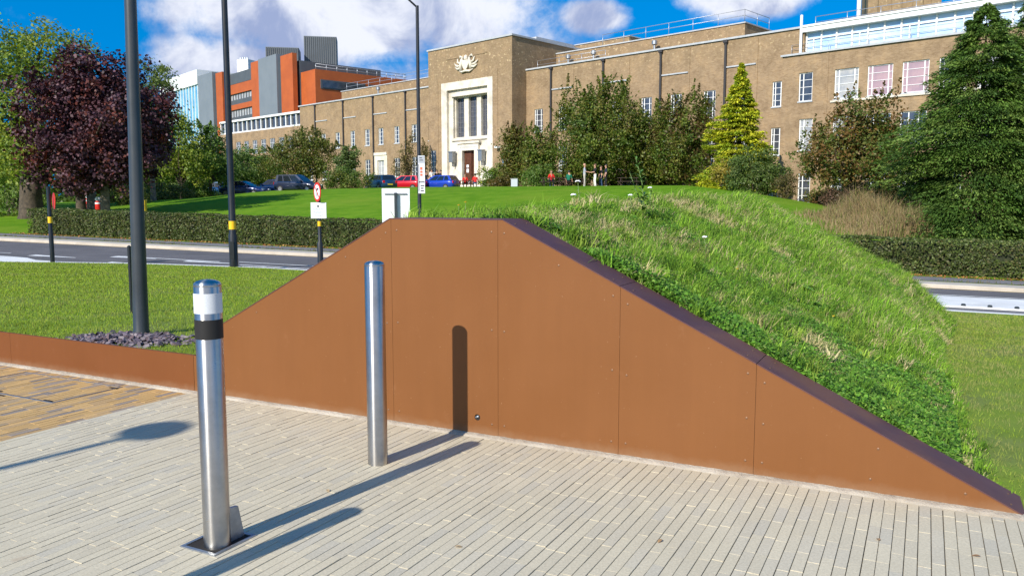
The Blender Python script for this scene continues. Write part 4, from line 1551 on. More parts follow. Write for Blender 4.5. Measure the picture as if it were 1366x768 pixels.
def build_far_buildings():
    # orange and grey office block
    a = R(41)
    O = Vector((-39.16, 150.0, 0.0))
    # local x = towards the far left along the lit face (negated), local y = into the building
    t = thing('office_block', 'orange and grey clad office block with dark louvred roof boxes', 'building', O, math.atan2(-math.cos(a), math.sin(a)))
    # in this frame the left face runs along -x at y = 0 and the right face along +y at x = 0

    def f(l0, l1, z0, z1, y=0.0, d=0.6, m='orange', name='cladding'):
        return MB().box(-l1, -l0, y, y + d, z0, z1).build(name, M[m], t)
    f(0.0, 4.9, 2, 28.6, -0.9, 0.88, 'orange', 'orange_pier')
    f(5.6, 13.6, 2, 29.1, -1.4, 1.38, 'grey_clad', 'grey_panel')
    f(14.5, 18.2, 2, 29.1, -0.9, 0.88, 'orange', 'orange_pier')
    f(33.0, 36.6, 2, 29.2, -0.9, 0.88, 'orange', 'orange_pier')
    f(37.2, 45.6, 2, 29.6, -1.4, 1.38, 'grey_clad', 'grey_panel')
    for z0, z1, m, nm in [(26.2, 28.4, 'dark_shade_clad', 'dark_band'), (24.2, 26.15, 'orange', 'orange_band'), (20.95, 22.0, 'orange', 'orange_band'), (17.0, 18.5, 'orange', 'orange_band'), (13, 14.5, 'orange', 'orange_band'), (2, 10.5, 'dark_shade_clad', 'dark_band')]:
        f(18.2, 33.0, z0, z1, 0.0, 0.3, m, nm)
    for z0, z1 in [(22.0, 24.2), (18.5, 20.95), (14.5, 17.0), (10.5, 13)]:
        p = f(18.2, 33.0, z0, z1, 0.35, 0.1, 'pane_pale', 'window_band')
        mb = MB()
        for k in range(12):
            x = -18.2 - k * 14.8 / 11
            mb.box(x - 0.12, x + 0.12, 0.25, 0.34, z0, z1)
        mb.box(-33, -18.2, 0.24, 0.345, z0, z0 + 1.0)
        mb.build('mullion_grid', M['dark_shade_clad'], p)
    for l in (5.2, 14.05, 36.9):
        f(l - 0.4, l + 0.4, 2, 28.2, -0.3, 0.28, 'glass_blue', 'glazed_slot')
    # right hand face
    b = MB().box(-36.0, -0.0, 0.55, 17.7, 2, 27.4).build('core', M['dark_shade_clad'], t)  # shade on the right face is put into this darker grey
    MB().box(0.01, 5.5, 0.7, 20.6, 2, 25.2).build('orange_wing', M['orange'], t)
    w = MB().box(5.2, 5.62, 1.7, 10.8, 21.9, 23.5).box(5.2, 5.62, 11.6, 19.5, 21.9, 23.5).box(5.2, 5.62, 1.7, 10.8, 17.6, 19.2).build('ribbon_window', M['dark_shade_clad'], t)
    MB().box(5.63, 5.70, 1.95, 10.6, 22.1, 23.3).box(5.63, 5.70, 11.8, 19.3, 22.1, 23.3).box(5.63, 5.70, 1.95, 10.6, 17.8, 19.0).build('glass', M['glass'], w)
    mb = MB()
    for k in range(10):
        y = 1 + k * 2.1
        mb.tube([(5.2, y, 25.2), (5.2, y, 26.2)], 0.05, 6)
    mb.tube([(5.2, 1, 26.2), (5.2, 20.2, 26.2)], 0.05, 6).tube([(5.2, 1, 25.7), (5.2, 20.2, 25.7)], 0.05, 6)
    mb.build('terrace_rail', M['rail'], t)
    # louvred plant boxes and a white plant cabinet on the roof
    for (px0, px1, py0, py1, Y) in [(354, 395, 62.5, 80, 163), (405, 446, 48, 92, 168)]:
        p0, p1 = at(px0, py0, Y), at(px1, py0, Y)
        wdt = (p1 - p0).length * 1.05
        mi = t.matrix_basis.inverted()
        Ml = Matrix.Rotation(-t.rotation_euler.z + R(10), 4, 'Z')
        Mx = Matrix.Translation((Matrix.Rotation(-t.rotation_euler.z, 4, 'Z') @ (p0 - O))) @ Ml
        h = p0.z - at(px0, py1, Y).z
        pb = MB().box(0, wdt, 0, 5, -h - 2, 0, 0, Mx).build('louvre_box', M['grey_clad'], t)
        mb = MB()
        for k in range(16):
            x = wdt * (k + 0.5) / 16
            mb.box(x - 0.1, x + 0.1, -0.12, -0.01, -h - 2, -0.1, 0, Mx)
        mb.build('louvre_fins', M['dark_shade_clad'], pb)
    p0 = at(316, 80, 180)
    Mx = Matrix.Translation((Matrix.Rotation(-t.rotation_euler.z, 4, 'Z') @ (p0 - O))) @ Matrix.Rotation(-t.rotation_euler.z - R(20), 4, 'Z')
    mb = MB().box(0, 2.9, 0, 3, -4, 0, 0, Mx)
    for k in range(4):
        mb.box(0.4 + k * 0.6, 0.6 + k * 0.6, 0.5, 0.8, 0, 0.5, 0, Mx)
    mb.build('white_plant_cabinet', M['white_clad'], t)
    # blue glass building at its left
    t2 = thing('glass_building', 'blue glass building with a broad white top band', 'building', O + Vector((-math.sin(a), math.cos(a), 0)) * 46.3, math.atan2(-math.cos(a), math.sin(a)))
    MB().box(-25, 0, -1.0, 20, 2, 28.0).build('glass_wall', M['glass_blue'], t2)
    MB().box(-25.2, 0.15, -1.4, 20, 28.0, 31.2).build('white_band', M['white_clad'], t2)
    mb = MB()
    for k in range(14):
        x = -24.5 + k * 1.85
        mb.box(x - 0.12, x + 0.12, -1.2, -1.01, 2, 27.99)
    mb.build('mullion', M['wframe'], t2)
    mb = MB()
    for x in (-19, -12, -5.5):
        mb.box(x - 0.06, x + 0.06, -1.44, -1.405, 28.1, 31.1)
    mb.build('band_joint', M['galv'], t2)
    # square brick tower behind the right end
    p0 = at(1157, 20, 120)
    p1 = at(1243, 20, 120)
    wdt = (p1 - p0).length * 1.02
    t3 = thing('brick_tower', 'square brick tower with a pale stone panel rising behind the roof', 'tower', (p0.x, p0.y, 0), R(-18))
    mb = MB().box(0, wdt, 0, wdt, 2, 46)
    for x in (0.0, wdt * 0.33, wdt * 0.62, wdt - 1.3):
        mb.box(x, x + 1.3, -0.35, -0.005, 2, 44)
    mb.build('shaft', M['brick'], t3)
    p = MB().box(wdt * 0.40, wdt * 0.60, -0.18, -0.006, 31.0, 40.0).build('stone_panel', M['stone'], t3)
    mb = MB()
    for k in range(9):
        mb.box(wdt * 0.41 + k * 0.2, wdt * 0.41 + k * 0.2 + 0.12, -0.22, -0.185, 31.5 + 0.3 * (k % 2), 32.3)
    mb.build('panel_carving', M['coping_stone'], p)
    mb = MB()
    mb.lathe([(0.3, 0), (0.3, 36), (0.0, 36.1)], 10, (-1.2, -0.5, 2))
    mb.build('white_flue', M['white_clad'], t3)
    MB().box(-0.4, wdt + 0.4, -0.6, wdt + 0.4, 46, 47).build('cornice', M['stone'], t3)


build_far_buildings()


# ------------------------------------------------------------------ plants
def leaves_arrays(C, Nrm, size, aspect, jitter=0.35, fold=0.0):
    """diamond leaves: centres, normals, length -> vertices and quads"""
    n = len(C)
    r = rng.normal(size=(n, 3))
    a = np.cross(Nrm, r)
    a /= np.linalg.norm(a, axis=1, keepdims=True) + 1e-9
    b = np.cross(Nrm, a)
    b /= np.linalg.norm(b, axis=1, keepdims=True) + 1e-9
    L = (np.asarray(size) * (1 + jitter * rng.uniform(-1, 1, n)))[:, None]
    Wd = L * aspect
    V = np.empty((n, 4, 3))
    V[:, 0] = C - a * L * 0.5
    V[:, 1] = C + b * Wd * 0.5 + a * L * 0.06
    V[:, 2] = C + a * L * 0.5
    V[:, 3] = C - b * Wd * 0.5 + a * L * 0.06
    Q = np.arange(n * 4).reshape(n, 4)
    return V.reshape(-1, 3), Q


def sph(n):
    d = rng.normal(size=(n, 3))
    return d / np.linalg.norm(d, axis=1, keepdims=True)


def crown_mesh(lobes, n, size, cols, clump=0.45, flat=0.75, aspect=0.6, upright=0.3, inner=0.35, per=55, shoots=0, shoot_h=1.0, jit=0.22, lump=0.35):
    lobes = np.array(lobes, float)
    vol = lobes[:, 3] * lobes[:, 4] * lobes[:, 5]
    pr = vol ** 0.75
    pr /= pr.sum()
    nc = max(8, n // per)
    li = rng.choice(len(lobes), nc, p=pr)
    d = sph(nc)
    rad = (inner + (1 - inner) * rng.uniform(0, 1, nc) ** 0.55)
    rn = np.array([noise.noise(Vector((x * 1.9 + 7 * k, y * 1.9, z * 1.9))) for (x, y, z), k in zip(d, li)])
    rad = rad * (1 + lump * rn)
    cc = lobes[li, :3] + d * rad[:, None] * lobes[li, 3:6]
    cw = clump * rng.uniform(0.55, 1.25, nc)
    if shoots:
        top = lobes[li, 2] + lobes[li, 5] * 0.45
        si = np.where(cc[:, 2] > top)[0]
        if len(si):
            si = rng.choice(si, min(shoots, len(si)), replace=False)
    ci = rng.integers(0, nc, n)
    off = rng.normal(size=(n, 3)) * cw[ci][:, None] * 0.6
    off[:, 2] *= flat
    C = cc[ci] + off
    if shoots and len(si):
        ns = int(n * 0.13)
        k = rng.choice(si, ns)
        hgt = rng.uniform(0, 1, ns)
        lean = rng.normal(size=(nc, 2)) * 0.22
        C2 = cc[k].copy()
        C2[:, 2] += hgt * shoot_h * (0.5 + 0.5 * ((k * 37) % 10) / 10)
        C2[:, :2] += lean[k] * (hgt * shoot_h)[:, None] + rng.normal(size=(ns, 2)) * (0.13 * (1.1 - hgt))[:, None]
        C[:ns] = C2
        ci[:ns] = k
    cen = lobes[:, :3].mean(0)
    out = C - cen
    out /= np.linalg.norm(out, axis=1, keepdims=True) + 1e-6
    N = out * 0.55 + sph(n) * 0.75 + np.array([0, 0, upright])
    N /= np.linalg.norm(N, axis=1, keepdims=True)
    V, Q = leaves_arrays(C, N, np.full(n, size), aspect)
    cols = np.array(cols)
    base = cols[rng.integers(0, len(cols), nc)]
    col = base[ci] * (1 + jit * rng.normal(size=(n, 1)))
    swap = rng.uniform(size=n) < 0.25
    col[swap] = cols[rng.integers(0, len(cols), swap.sum())]
    return V, Q, np.clip(col, 0.004, 1), cc


def limb_mesh(base_h, r0, targets, lean=(0, 0)):
    mb = MB()
    top = Vector((lean[0], lean[1], base_h))
    mb.tube([(0, 0, -0.3), (lean[0] * 0.2, lean[1] * 0.2, base_h * 0.1), (lean[0] * 0.5, lean[1] * 0.5, base_h * 0.5), top], [r0 * 1.5, r0 * 1.05, r0 * 0.92, r0 * 0.8], 12, caps=False)
    for tg in targets:
        tg = Vector(tg)
        mid = top.lerp(tg, 0.5) + Vector((random.uniform(-.25, .25), random.uniform(-.25, .25), random.uniform(0.0, .5)))
        st = Vector((lean[0] * 0.6, lean[1] * 0.6, base_h * random.uniform(0.65, 1.0)))
        mb.tube([st, st.lerp(mid, 0.5) + Vector((0, 0, 0.1)), mid, tg], [r0 * 0.55, r0 * 0.42, r0 * 0.28, r0 * 0.08], 7, caps=False)
    return mb


GREEN = [(0.105, 0.185, 0.03), (0.14, 0.225, 0.04), (0.075, 0.14, 0.022), (0.18, 0.245, 0.048)]
LIME = [(0.24, 0.30, 0.035), (0.19, 0.26, 0.035), (0.30, 0.33, 0.045), (0.12, 0.19, 0.025)]
COPPER = [(0.055, 0.020, 0.028), (0.034, 0.013, 0.018), (0.085, 0.038, 0.050), (0.105, 0.026, 0.018), (0.12, 0.055, 0.065)]
OLIVE = [(0.15, 0.17, 0.028), (0.12, 0.155, 0.026), (0.18, 0.155, 0.036), (0.085, 0.125, 0.02)]
RUSSET = [(0.19, 0.13, 0.034), (0.14, 0.14, 0.028), (0.10, 0.135, 0.024), (0.21, 0.115, 0.035), (0.12, 0.16, 0.03)]
HORN = [(0.11, 0.16, 0.02), (0.15, 0.19, 0.026), (0.075, 0.125, 0.016), (0.17, 0.16, 0.03)]


def tree(name, label, x, y, trunk_h, r0, lobes, n, size, cols, group=None, bark='bark', leafmat='leaf', cat='tree', z=None, **kw):
    z = zh(x, y) if z is None else z
    t = thing(name, label, cat, (x, y, z), 0, group)
    V, Q, col, cc = crown_mesh(lobes, n, size, cols, **kw)
    np_obj('crown', V, Q, None, M[leafmat], colors=col, parent=t)
    tg = [cc[i] for i in rng.choice(len(cc), min(14, len(cc)), replace=False)]
    limb_mesh(trunk_h, r0, tg).build('trunk', M[bark], t)
    return t


def bush(name, label, x, y, lobes, n, size, cols, group=None, z=None, leafmat='leaf', **kw):
    z = zh(x, y) if z is None else z
    t = thing(name, label, 'shrub', (x, y, z), 0, group)
    V, Q, col, cc = crown_mesh(lobes, n, size, cols, **kw)
    np_obj('foliage', V, Q, None, M[leafmat], colors=col, parent=t)
    mb = MB()
    for i in rng.choice(len(cc), min(8, len(cc)), replace=False):
        c = Vector(cc[i])
        mb.tube([(random.uniform(-.15, .15), random.uniform(-.15, .15), -0.15), c * 0.5 + Vector((0, 0, 0.1)), c], [0.035, 0.025, 0.008], 6, caps=False)
    mb.build('stems', M['bark'], t)
    return t


def px_tree(px, Y):
    return at(px, 271, Y).x


def build_trees():
    # ---- left
    G = 'trees on the lawn at the left'
    x, y = px_tree(108, 46.0), 46.0
    tree('maple_tree', 'round crowned dark purple maple behind the hedge', x, y, 2.4, 0.27,
         [(1.2, 0, 5.7, 3.9, 3.6, 3.3), (-0.2, 0.3, 4.7, 2.2, 2.8, 2.7), (2.9, -0.3, 4.2, 2.6, 2.6, 2.5), (1.0, 0, 7.6, 2.6, 2.4, 1.6), (0.9, -0.8, 2.8, 3.2, 2.4, 1.4)],
         52000, 0.19, COPPER, G, leafmat='copper_leaf', clump=0.5, aspect=0.75, lump=0.6, inner=0.25, per=70)
    x, y = px_tree(18, 54.0), 54.0
    tree('lime_tree', 'tall yellow green tree towering at the left behind the purple maple', x, y, 2.6, 0.42,
         [(0.5, 0, 7.4, 4.6, 4.2, 4.4), (-3.5, 0, 9.0, 3.6, 3.6, 3.4), (2.4, 0.8, 10.0, 2.6, 2.6, 2.4), (-1.0, -1.0, 4.2, 4.4, 3.2, 2.4), (-6, 0, 5.5, 3.5, 3.5, 4.0), (1.2, -1.5, 3.0, 2.5, 2.0, 1.8)],
         42000, 0.23, LIME, G, clump=0.75, inner=0.3, per=75, lump=0.55)
    x, y = px_tree(205, 62.0), 62.0
    tree('birch_tree', 'light green tree showing past the right edge of the purple maple', x, y, 2.0, 0.2,
         [(0.0, 0, 6.8, 2.2, 2.2, 3.2), (0.6, 0, 8.8, 1.5, 1.5, 1.8), (-1.6, 0, 6, 2.0, 2.0, 2.5)], 9000, 0.2, [(0.14, 0.19, 0.04), (0.10, 0.15, 0.03), (0.17, 0.21, 0.05)], G, clump=0.5, bark='pale_bark')
    x, y = px_tree(243, 70.0), 70.0
    tree('small_tree', 'sunlit green tree left of the kerb lamp column', x, y, 1.6, 0.16,
         [(-0.3, 0, 4.4, 1.9, 1.8, 2.6), (1.0, 0, 3.4, 1.8, 1.8, 2.2), (-1.6, 0, 3.3, 1.8, 1.8, 2.0), (0, 0, 6.2, 1.0, 1.0, 1.4)], 11000, 0.21, LIME, G, clump=0.55, shoots=8)
    x, y = px_tree(282, 72.0), 72.0
    tree('small_tree', 'dark green narrow tree just left of the kerb lamp column', x, y, 1.5, 0.15,
         [(0, 0, 4.3, 1.5, 1.5, 2.4), (0.8, 0, 3.2, 1.6, 1.6, 1.9)], 8000, 0.2, GREEN, G, clump=0.5, shoots=6)
    x, y = px_tree(258, 82.0), 82.0
    tree('apple_tree', 'low spreading dark trunked tree with a wide pale green crown', x, y, 1.4, 0.2,
         [(-0.6, 0, 3.5, 4.0, 2.8, 2.0), (3.2, 0.4, 3.4, 3.2, 2.6, 1.9), (-4.0, 0.2, 3.2, 2.6, 2.4, 1.9)], 19000, 0.23, [(0.10, 0.15, 0.035), (0.075, 0.12, 0.025), (0.14, 0.18, 0.05), (0.05, 0.09, 0.018)], G, clump=0.5)
    x, y = px_tree(338, 90.0), 90.0
    tree('apple_tree', 'mid green rounded tree right of the kerb lamp column above parked cars', x, y, 1.5, 0.17,
         [(-0.4, 0, 3.8, 2.5, 2.3, 2.1), (1.4, 0, 3.1, 2.1, 2.1, 1.9)], 11000, 0.22, GREEN, G, clump=0.5)
    x, y = px_tree(405, 84.0), 84.0
    tree('hawthorn_tree', 'broad olive brown tree in front of the left wing', x, y, 1.6, 0.22,
         [(0.0, 0, 3.8, 2.9, 2.6, 2.7), (2.0, 0, 3.5, 2.2, 2.2, 2.2), (-2.4, 0, 3.0, 2.2, 2.2, 2.0), (0.4, 0, 5.4, 1.8, 1.8, 1.5)], 18000, 0.2, OLIVE, G, clump=0.55, shoots=20, shoot_h=1.0)
    x, y = px_tree(463, 80.0), 80.0
    tree('young_tree', 'slim bright green young tree between olive tree and side door', x, y, 1.0, 0.09,
         [(0, 0, 2.4, 1.1, 1.1, 1.6), (0.4, 0, 3.6, 0.8, 0.8, 1.1)], 5000, 0.2, [(0.15, 0.20, 0.06), (0.11, 0.17, 0.04), (0.08, 0.13, 0.03)], G, clump=0.35)
    bush('shrub', 'rounded dull green shrub at the lawn crest beside the dark blue car', px_tree(463, 75), 75.0, [(0, 0, 1.0, 2.0, 1.2, 1.1), (1.2, 0, 0.8, 1.3, 1.1, 1.0), (-1.2, 0, 0.7, 1.2, 1.0, 0.9)], 7000, 0.15, OLIVE + GREEN, clump=0.35)
    x, y = px_tree(545, 92.0), 92.0
    tree('sapling', 'thin sparse brownish sapling before the left wing windows', x, y, 2.0, 0.07,
         [(0, 0, 3.6, 1.0, 1.0, 1.6), (0.2, 0, 5.4, 0.7, 0.7, 1.4), (-0.9, 0, 2.6, 1.2, 1.0, 1.0)], 2600, 0.17, [(0.17, 0.14, 0.04), (0.13, 0.12, 0.035), (0.11, 0.08, 0.03)], G, clump=0.4, per=35, shoots=10)
    tree('sapling', 'second thin sapling close behind the information panel column', px_tree(566, 93), 93.0, 1.6, 0.06,
         [(0, 0, 3.4, 0.7, 0.7, 1.5), (0, 0, 4.9, 0.4, 0.4, 0.9)], 1500, 0.17, [(0.15, 0.12, 0.04), (0.12, 0.11, 0.035)], G, clump=0.3, per=35, shoots=6)
    bush('shrub', 'low rounded green shrub against the left wing between the cars', px_tree(537, 92), 92.0, [(0, 0, 0.9, 1.4, 1.0, 1.0), (1.8, 0, 0.7, 1.0, 0.8, 0.8)], 3000, 0.16, GREEN, clump=0.35)
    # yellow and dark shrubs under the left trees
    for (px, Y, w, h, cols, lab) in [(163, 58, 1.5, 1.1, [(0.26, 0.24, 0.05), (0.20, 0.20, 0.045), (0.14, 0.16, 0.035)], 'yellow leaved shrub right of the red bins'),
                                     (215, 66, 2.4, 1.1, [(0.16, 0.17, 0.04), (0.11, 0.13, 0.03), (0.07, 0.09, 0.02)], 'wide dull yellow shrub right of the thick grey column'),
                                     (258, 72, 2.0, 1.0, GREEN, 'dark green shrub under the low spreading tree'),
                                     (10, 50, 2.6, 1.9, GREEN, 'dark leafy shrub at the left foot of the tall yellow green tree')]:
        bush('shrub', lab, px_tree(px, Y), Y, [(0, 0, h * 0.6, w, w * 0.7, h * 0.75), (w * 0.6, 0.2, h * 0.5, w * 0.6, w * 0.5, h * 0.6)], int(3500 * w / 1.8), 0.15, cols, clump=0.35)
    # a thick stump like trunk and pale trunks
    for (px, Y, r, h, m, lab) in [(41, 47.5, 0.62, 2.4, 'bark', 'massive dark trunk standing left of the purple maple'), (140, 45.5, 0.24, 4.6, 'pale_bark', 'pale straight trunk right of the round red bin'), (122, 51, 0.26, 5.0, 'pale_bark', 'pale trunk between the two red bins')]:
        x = px_tree(px, Y)
        t = thing('tree_trunk', lab, 'tree', (x, Y, zh(x, Y)), 0)
        MB().tube([(0, 0, -0.3), (0, 0, 0.15), (0.03, 0, h * 0.5), (0.08, 0, h)], [r * 1.4, r * 1.08, r * 0.95, r * 0.85], 14).build('trunk', M[m], t)
        V, Q, col, cc = crown_mesh([(0, 0, h + 1.1, 1.8, 1.5, 1.5)], 2500, 0.2, LIME if px < 60 else COPPER, clump=0.5)
        np_obj('crown', V, Q, None, M['leaf' if px < 60 else 'copper_leaf'], colors=col, parent=t)
    # a line of distant trees at the far left, beyond the lawn
    for i, (px, Y, h, cols, lab) in enumerate([(-30, 75, 9, GREEN, 'distant green tree at the far left edge behind other trees'), (120, 95, 7, GREEN, 'distant green tree seen under the purple maple crown'), (185, 100, 8, OLIVE, 'distant olive tree seen past the thick grey column'), (60, 90, 9, LIME, 'distant pale tree hidden mostly by the tall yellow green tree'), (255, 105, 8.5, GREEN, 'distant green tree standing before the blue glass building'), (310, 108, 7, OLIVE, 'distant olive tree below the orange office block')]):
        x = px_tree(px, Y)
        tree('broadleaf_tree', lab, x, Y, 1.5, 0.25, [(0, 0, h * 0.55, h * 0.4, h * 0.35, h * 0.42), (h * 0.25, 0, h * 0.4, h * 0.3, h * 0.3, h * 0.32), (-h * 0.25, 0, h * 0.4, h * 0.3, h * 0.3, h * 0.32)], 9000, 0.26, cols, 'distant trees behind the left lawn', clump=0.7)
    # far-off wood closing the view at the left
    n = 60000
    lob = []
    for k in range(34):
        X = -150 + k * 3.6 + random.uniform(-1.5, 1.5)
        hh = random.uniform(2.2, 4.2)
        yy = 118 + random.uniform(-5, 5) - 0.25 * (X + 30)
        lob.append((X, yy, 1.2 + hh * 0.9, random.uniform(2.5, 4), 3, hh))
        lob.append((X + 1.5, yy - 4, 1.6, 3.6, 1.6, 1.5))
    V, Q, col, cc = crown_mesh(lob, n, 0.75, GREEN + OLIVE, clump=0.8, per=60)
    o = np_obj('distant_wood', V, Q, None, M['leaf'], colors=col)
    o['kind'] = 'stuff'
    o['label'] = 'far-off band of green trees behind the left lawn'
    # ---- row of hornbeams before the right wing
    G = 'hornbeams in front of the right wing'
    for (px, Y, h, w, n, lab, cols) in [(686, 74, 6.6, 1.3, 9000, 'narrow olive hornbeam nearest the stone entrance', OLIVE + [(0.14, 0.10, 0.03)]),
                                        (722, 71, 6.0, 1.7, 10000, 'short hornbeam second from the stone entrance', HORN),
                                        (797, 68.5, 9.9, 3.7, 38000, 'biggest and darkest hornbeam behind the standing people', HORN),
                                        (862, 69, 7.6, 2.2, 14000, 'middle hornbeam right behind the empty picnic table', HORN),
                                        (912, 66, 8.8, 2.6, 20000, 'russet tinted hornbeam beside the golden conifer', HORN + [(0.12, 0.075, 0.025), (0.10, 0.085, 0.02)])]:
        x = px_tree(px, Y)
        lob = [(0, 0, h * 0.42, w, w, h * 0.34), (w * 0.35, 0, h * 0.62, w * 0.62, w * 0.6, h * 0.26), (-w * 0.4, 0, h * 0.58, w * 0.6, w * 0.6, h * 0.24), (0, -0.2, h * 0.24, w * 0.95, w * 0.8, h * 0.18)]
        tree('hornbeam_tree', lab, x, Y, 1.3, 0.17, lob, n, 0.20, cols, G, clump=0.5, shoots=80, shoot_h=h * 0.19, flat=1.0, inner=0.3, per=65)
    bush('shrub', 'dark green shrub behind the picnic table with the red shirted person', px_tree(722, 68), 68.0, [(0, 0, 0.9, 1.5, 1.0, 1.1)], 4500, 0.14, GREEN, clump=0.35)
    bush('shrub', 'bright rounded shrub right of the stone entrance', px_tree(657, 76), 76.0, [(0, 0, 1.2, 1.5, 1.1, 1.2), (1.0, 0, 0.9, 1.2, 1.0, 0.9)], 5500, 0.16, GREEN + LIME, clump=0.35)
    bush('shrub', 'low bronze shrub in front of the bright shrub by the entrance', px_tree(668, 72), 72.0, [(0, 0, 0.5, 1.1, 0.8, 0.6)], 2600, 0.14, [(0.17, 0.11, 0.025), (0.13, 0.10, 0.025), (0.10, 0.09, 0.02)], clump=0.3)
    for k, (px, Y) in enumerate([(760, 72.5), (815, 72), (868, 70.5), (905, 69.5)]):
        bush('shade_tone_shrub', ['shrub coloured dark as shade behind the seated green jumper', 'shrub coloured dark as shade behind the standing people', 'shrub coloured dark as shade behind the empty picnic table', 'shrub coloured dark as shade left of the golden conifer'][k],
             px_tree(px, Y), Y, [(0, 0, 0.9, 1.9, 0.9, 1.2), (1.0, 0, 0.8, 1.2, 0.8, 1.0)], 5000, 0.15, [(0.045, 0.07, 0.014), (0.03, 0.05, 0.01), (0.06, 0.08, 0.018)], 'shade coloured shrubs under the hornbeams', clump=0.4)  # leaf tones darkened to paint in the shade under the trees
    # brown leaved tree on the right
    x, y = px_tree(1128, 47.0), 47.0
    tree('beech_tree', 'russet and green tree with upswept shoots before the right end block', x, y, 1.1, 0.16,
         [(0.5, 0, 3.1, 2.6, 2.2, 2.0), (-1.4, 0, 2.7, 1.5, 1.6, 1.6), (2.5, 0, 3.2, 1.7, 1.7, 1.9), (0.2, 0, 4.6, 1.7, 1.6, 1.5), (1.8, 0.2, 4.9, 1.2, 1.2, 1.4)],
         22000, 0.17, RUSSET, None, clump=0.42, shoots=70, shoot_h=1.5, flat=1.0, per=60, inner=0.35)
    bush('shrub', 'big rounded green shrub at the foot of the golden conifer', px_tree(1006, 52), 52.0, [(0, 0, 1.3, 1.8, 1.4, 1.5), (1.1, -0.2, 0.9, 1.3, 1.1, 1.0), (-1.0, -0.2, 0.8, 1.0, 1.0, 0.9)], 11000, 0.13, [(0.12, 0.18, 0.04), (0.095, 0.15, 0.03), (0.16, 0.20, 0.055), (0.07, 0.11, 0.024)], clump=0.35, z=zh(px_tree(1006, 52), 52.0) + 0.1)
    bush('shrub', 'small butter yellow shrub left of the big green shrub', px_tree(961, 54), 54.0, [(0, 0, 0.9, 0.75, 0.6, 0.75), (0.2, 0, 0.5, 0.8, 0.6, 0.5)], 3200, 0.13, [(0.42, 0.33, 0.05), (0.34, 0.27, 0.045), (0.25, 0.21, 0.04)], clump=0.28, z=zh(px_tree(961, 54), 54.0) + 0.35)
    bush('shrub', 'brownish dying shrub right of the big green shrub', px_tree(1045, 50), 50.0, [(0, 0, 0.7, 0.8, 0.7, 0.8)], 2200, 0.11, [(0.17, 0.12, 0.05), (0.12, 0.11, 0.035)], clump=0.3)
    bush('shrub', 'bare twiggy reddish shrub under the russet tree', px_tree(1112, 46.5), 46.5, [(0, 0, 0.6, 0.9, 0.6, 0.6)], 1200, 0.10, [(0.16, 0.09, 0.06), (0.12, 0.08, 0.05)], clump=0.3)


def build_wing_shrubs():
    for (px, Y, w, h, cols, lab) in [(1098, 52, 1.1, 0.9, RUSSET, 'low russet shrub at the foot of the right wing left of the russet tree trunk'), (1150, 51, 1.7, 1.5, GREEN, 'full green shrub at the foot of the right end block behind the russet tree'),
                                     (1193, 49, 1.6, 1.7, OLIVE, 'tall olive shrub between the russet tree and the dark conifer')]:
        bush('shrub', lab, px_tree(px, Y), Y, [(0, 0, h * 0.55, w, w * 0.6, h * 0.7), (w * 0.6, 0.1, h * 0.45, w * 0.7, w * 0.5, h * 0.55)], int(4200 * w), 0.13, cols, clump=0.35)


build_trees()
build_wing_shrubs()


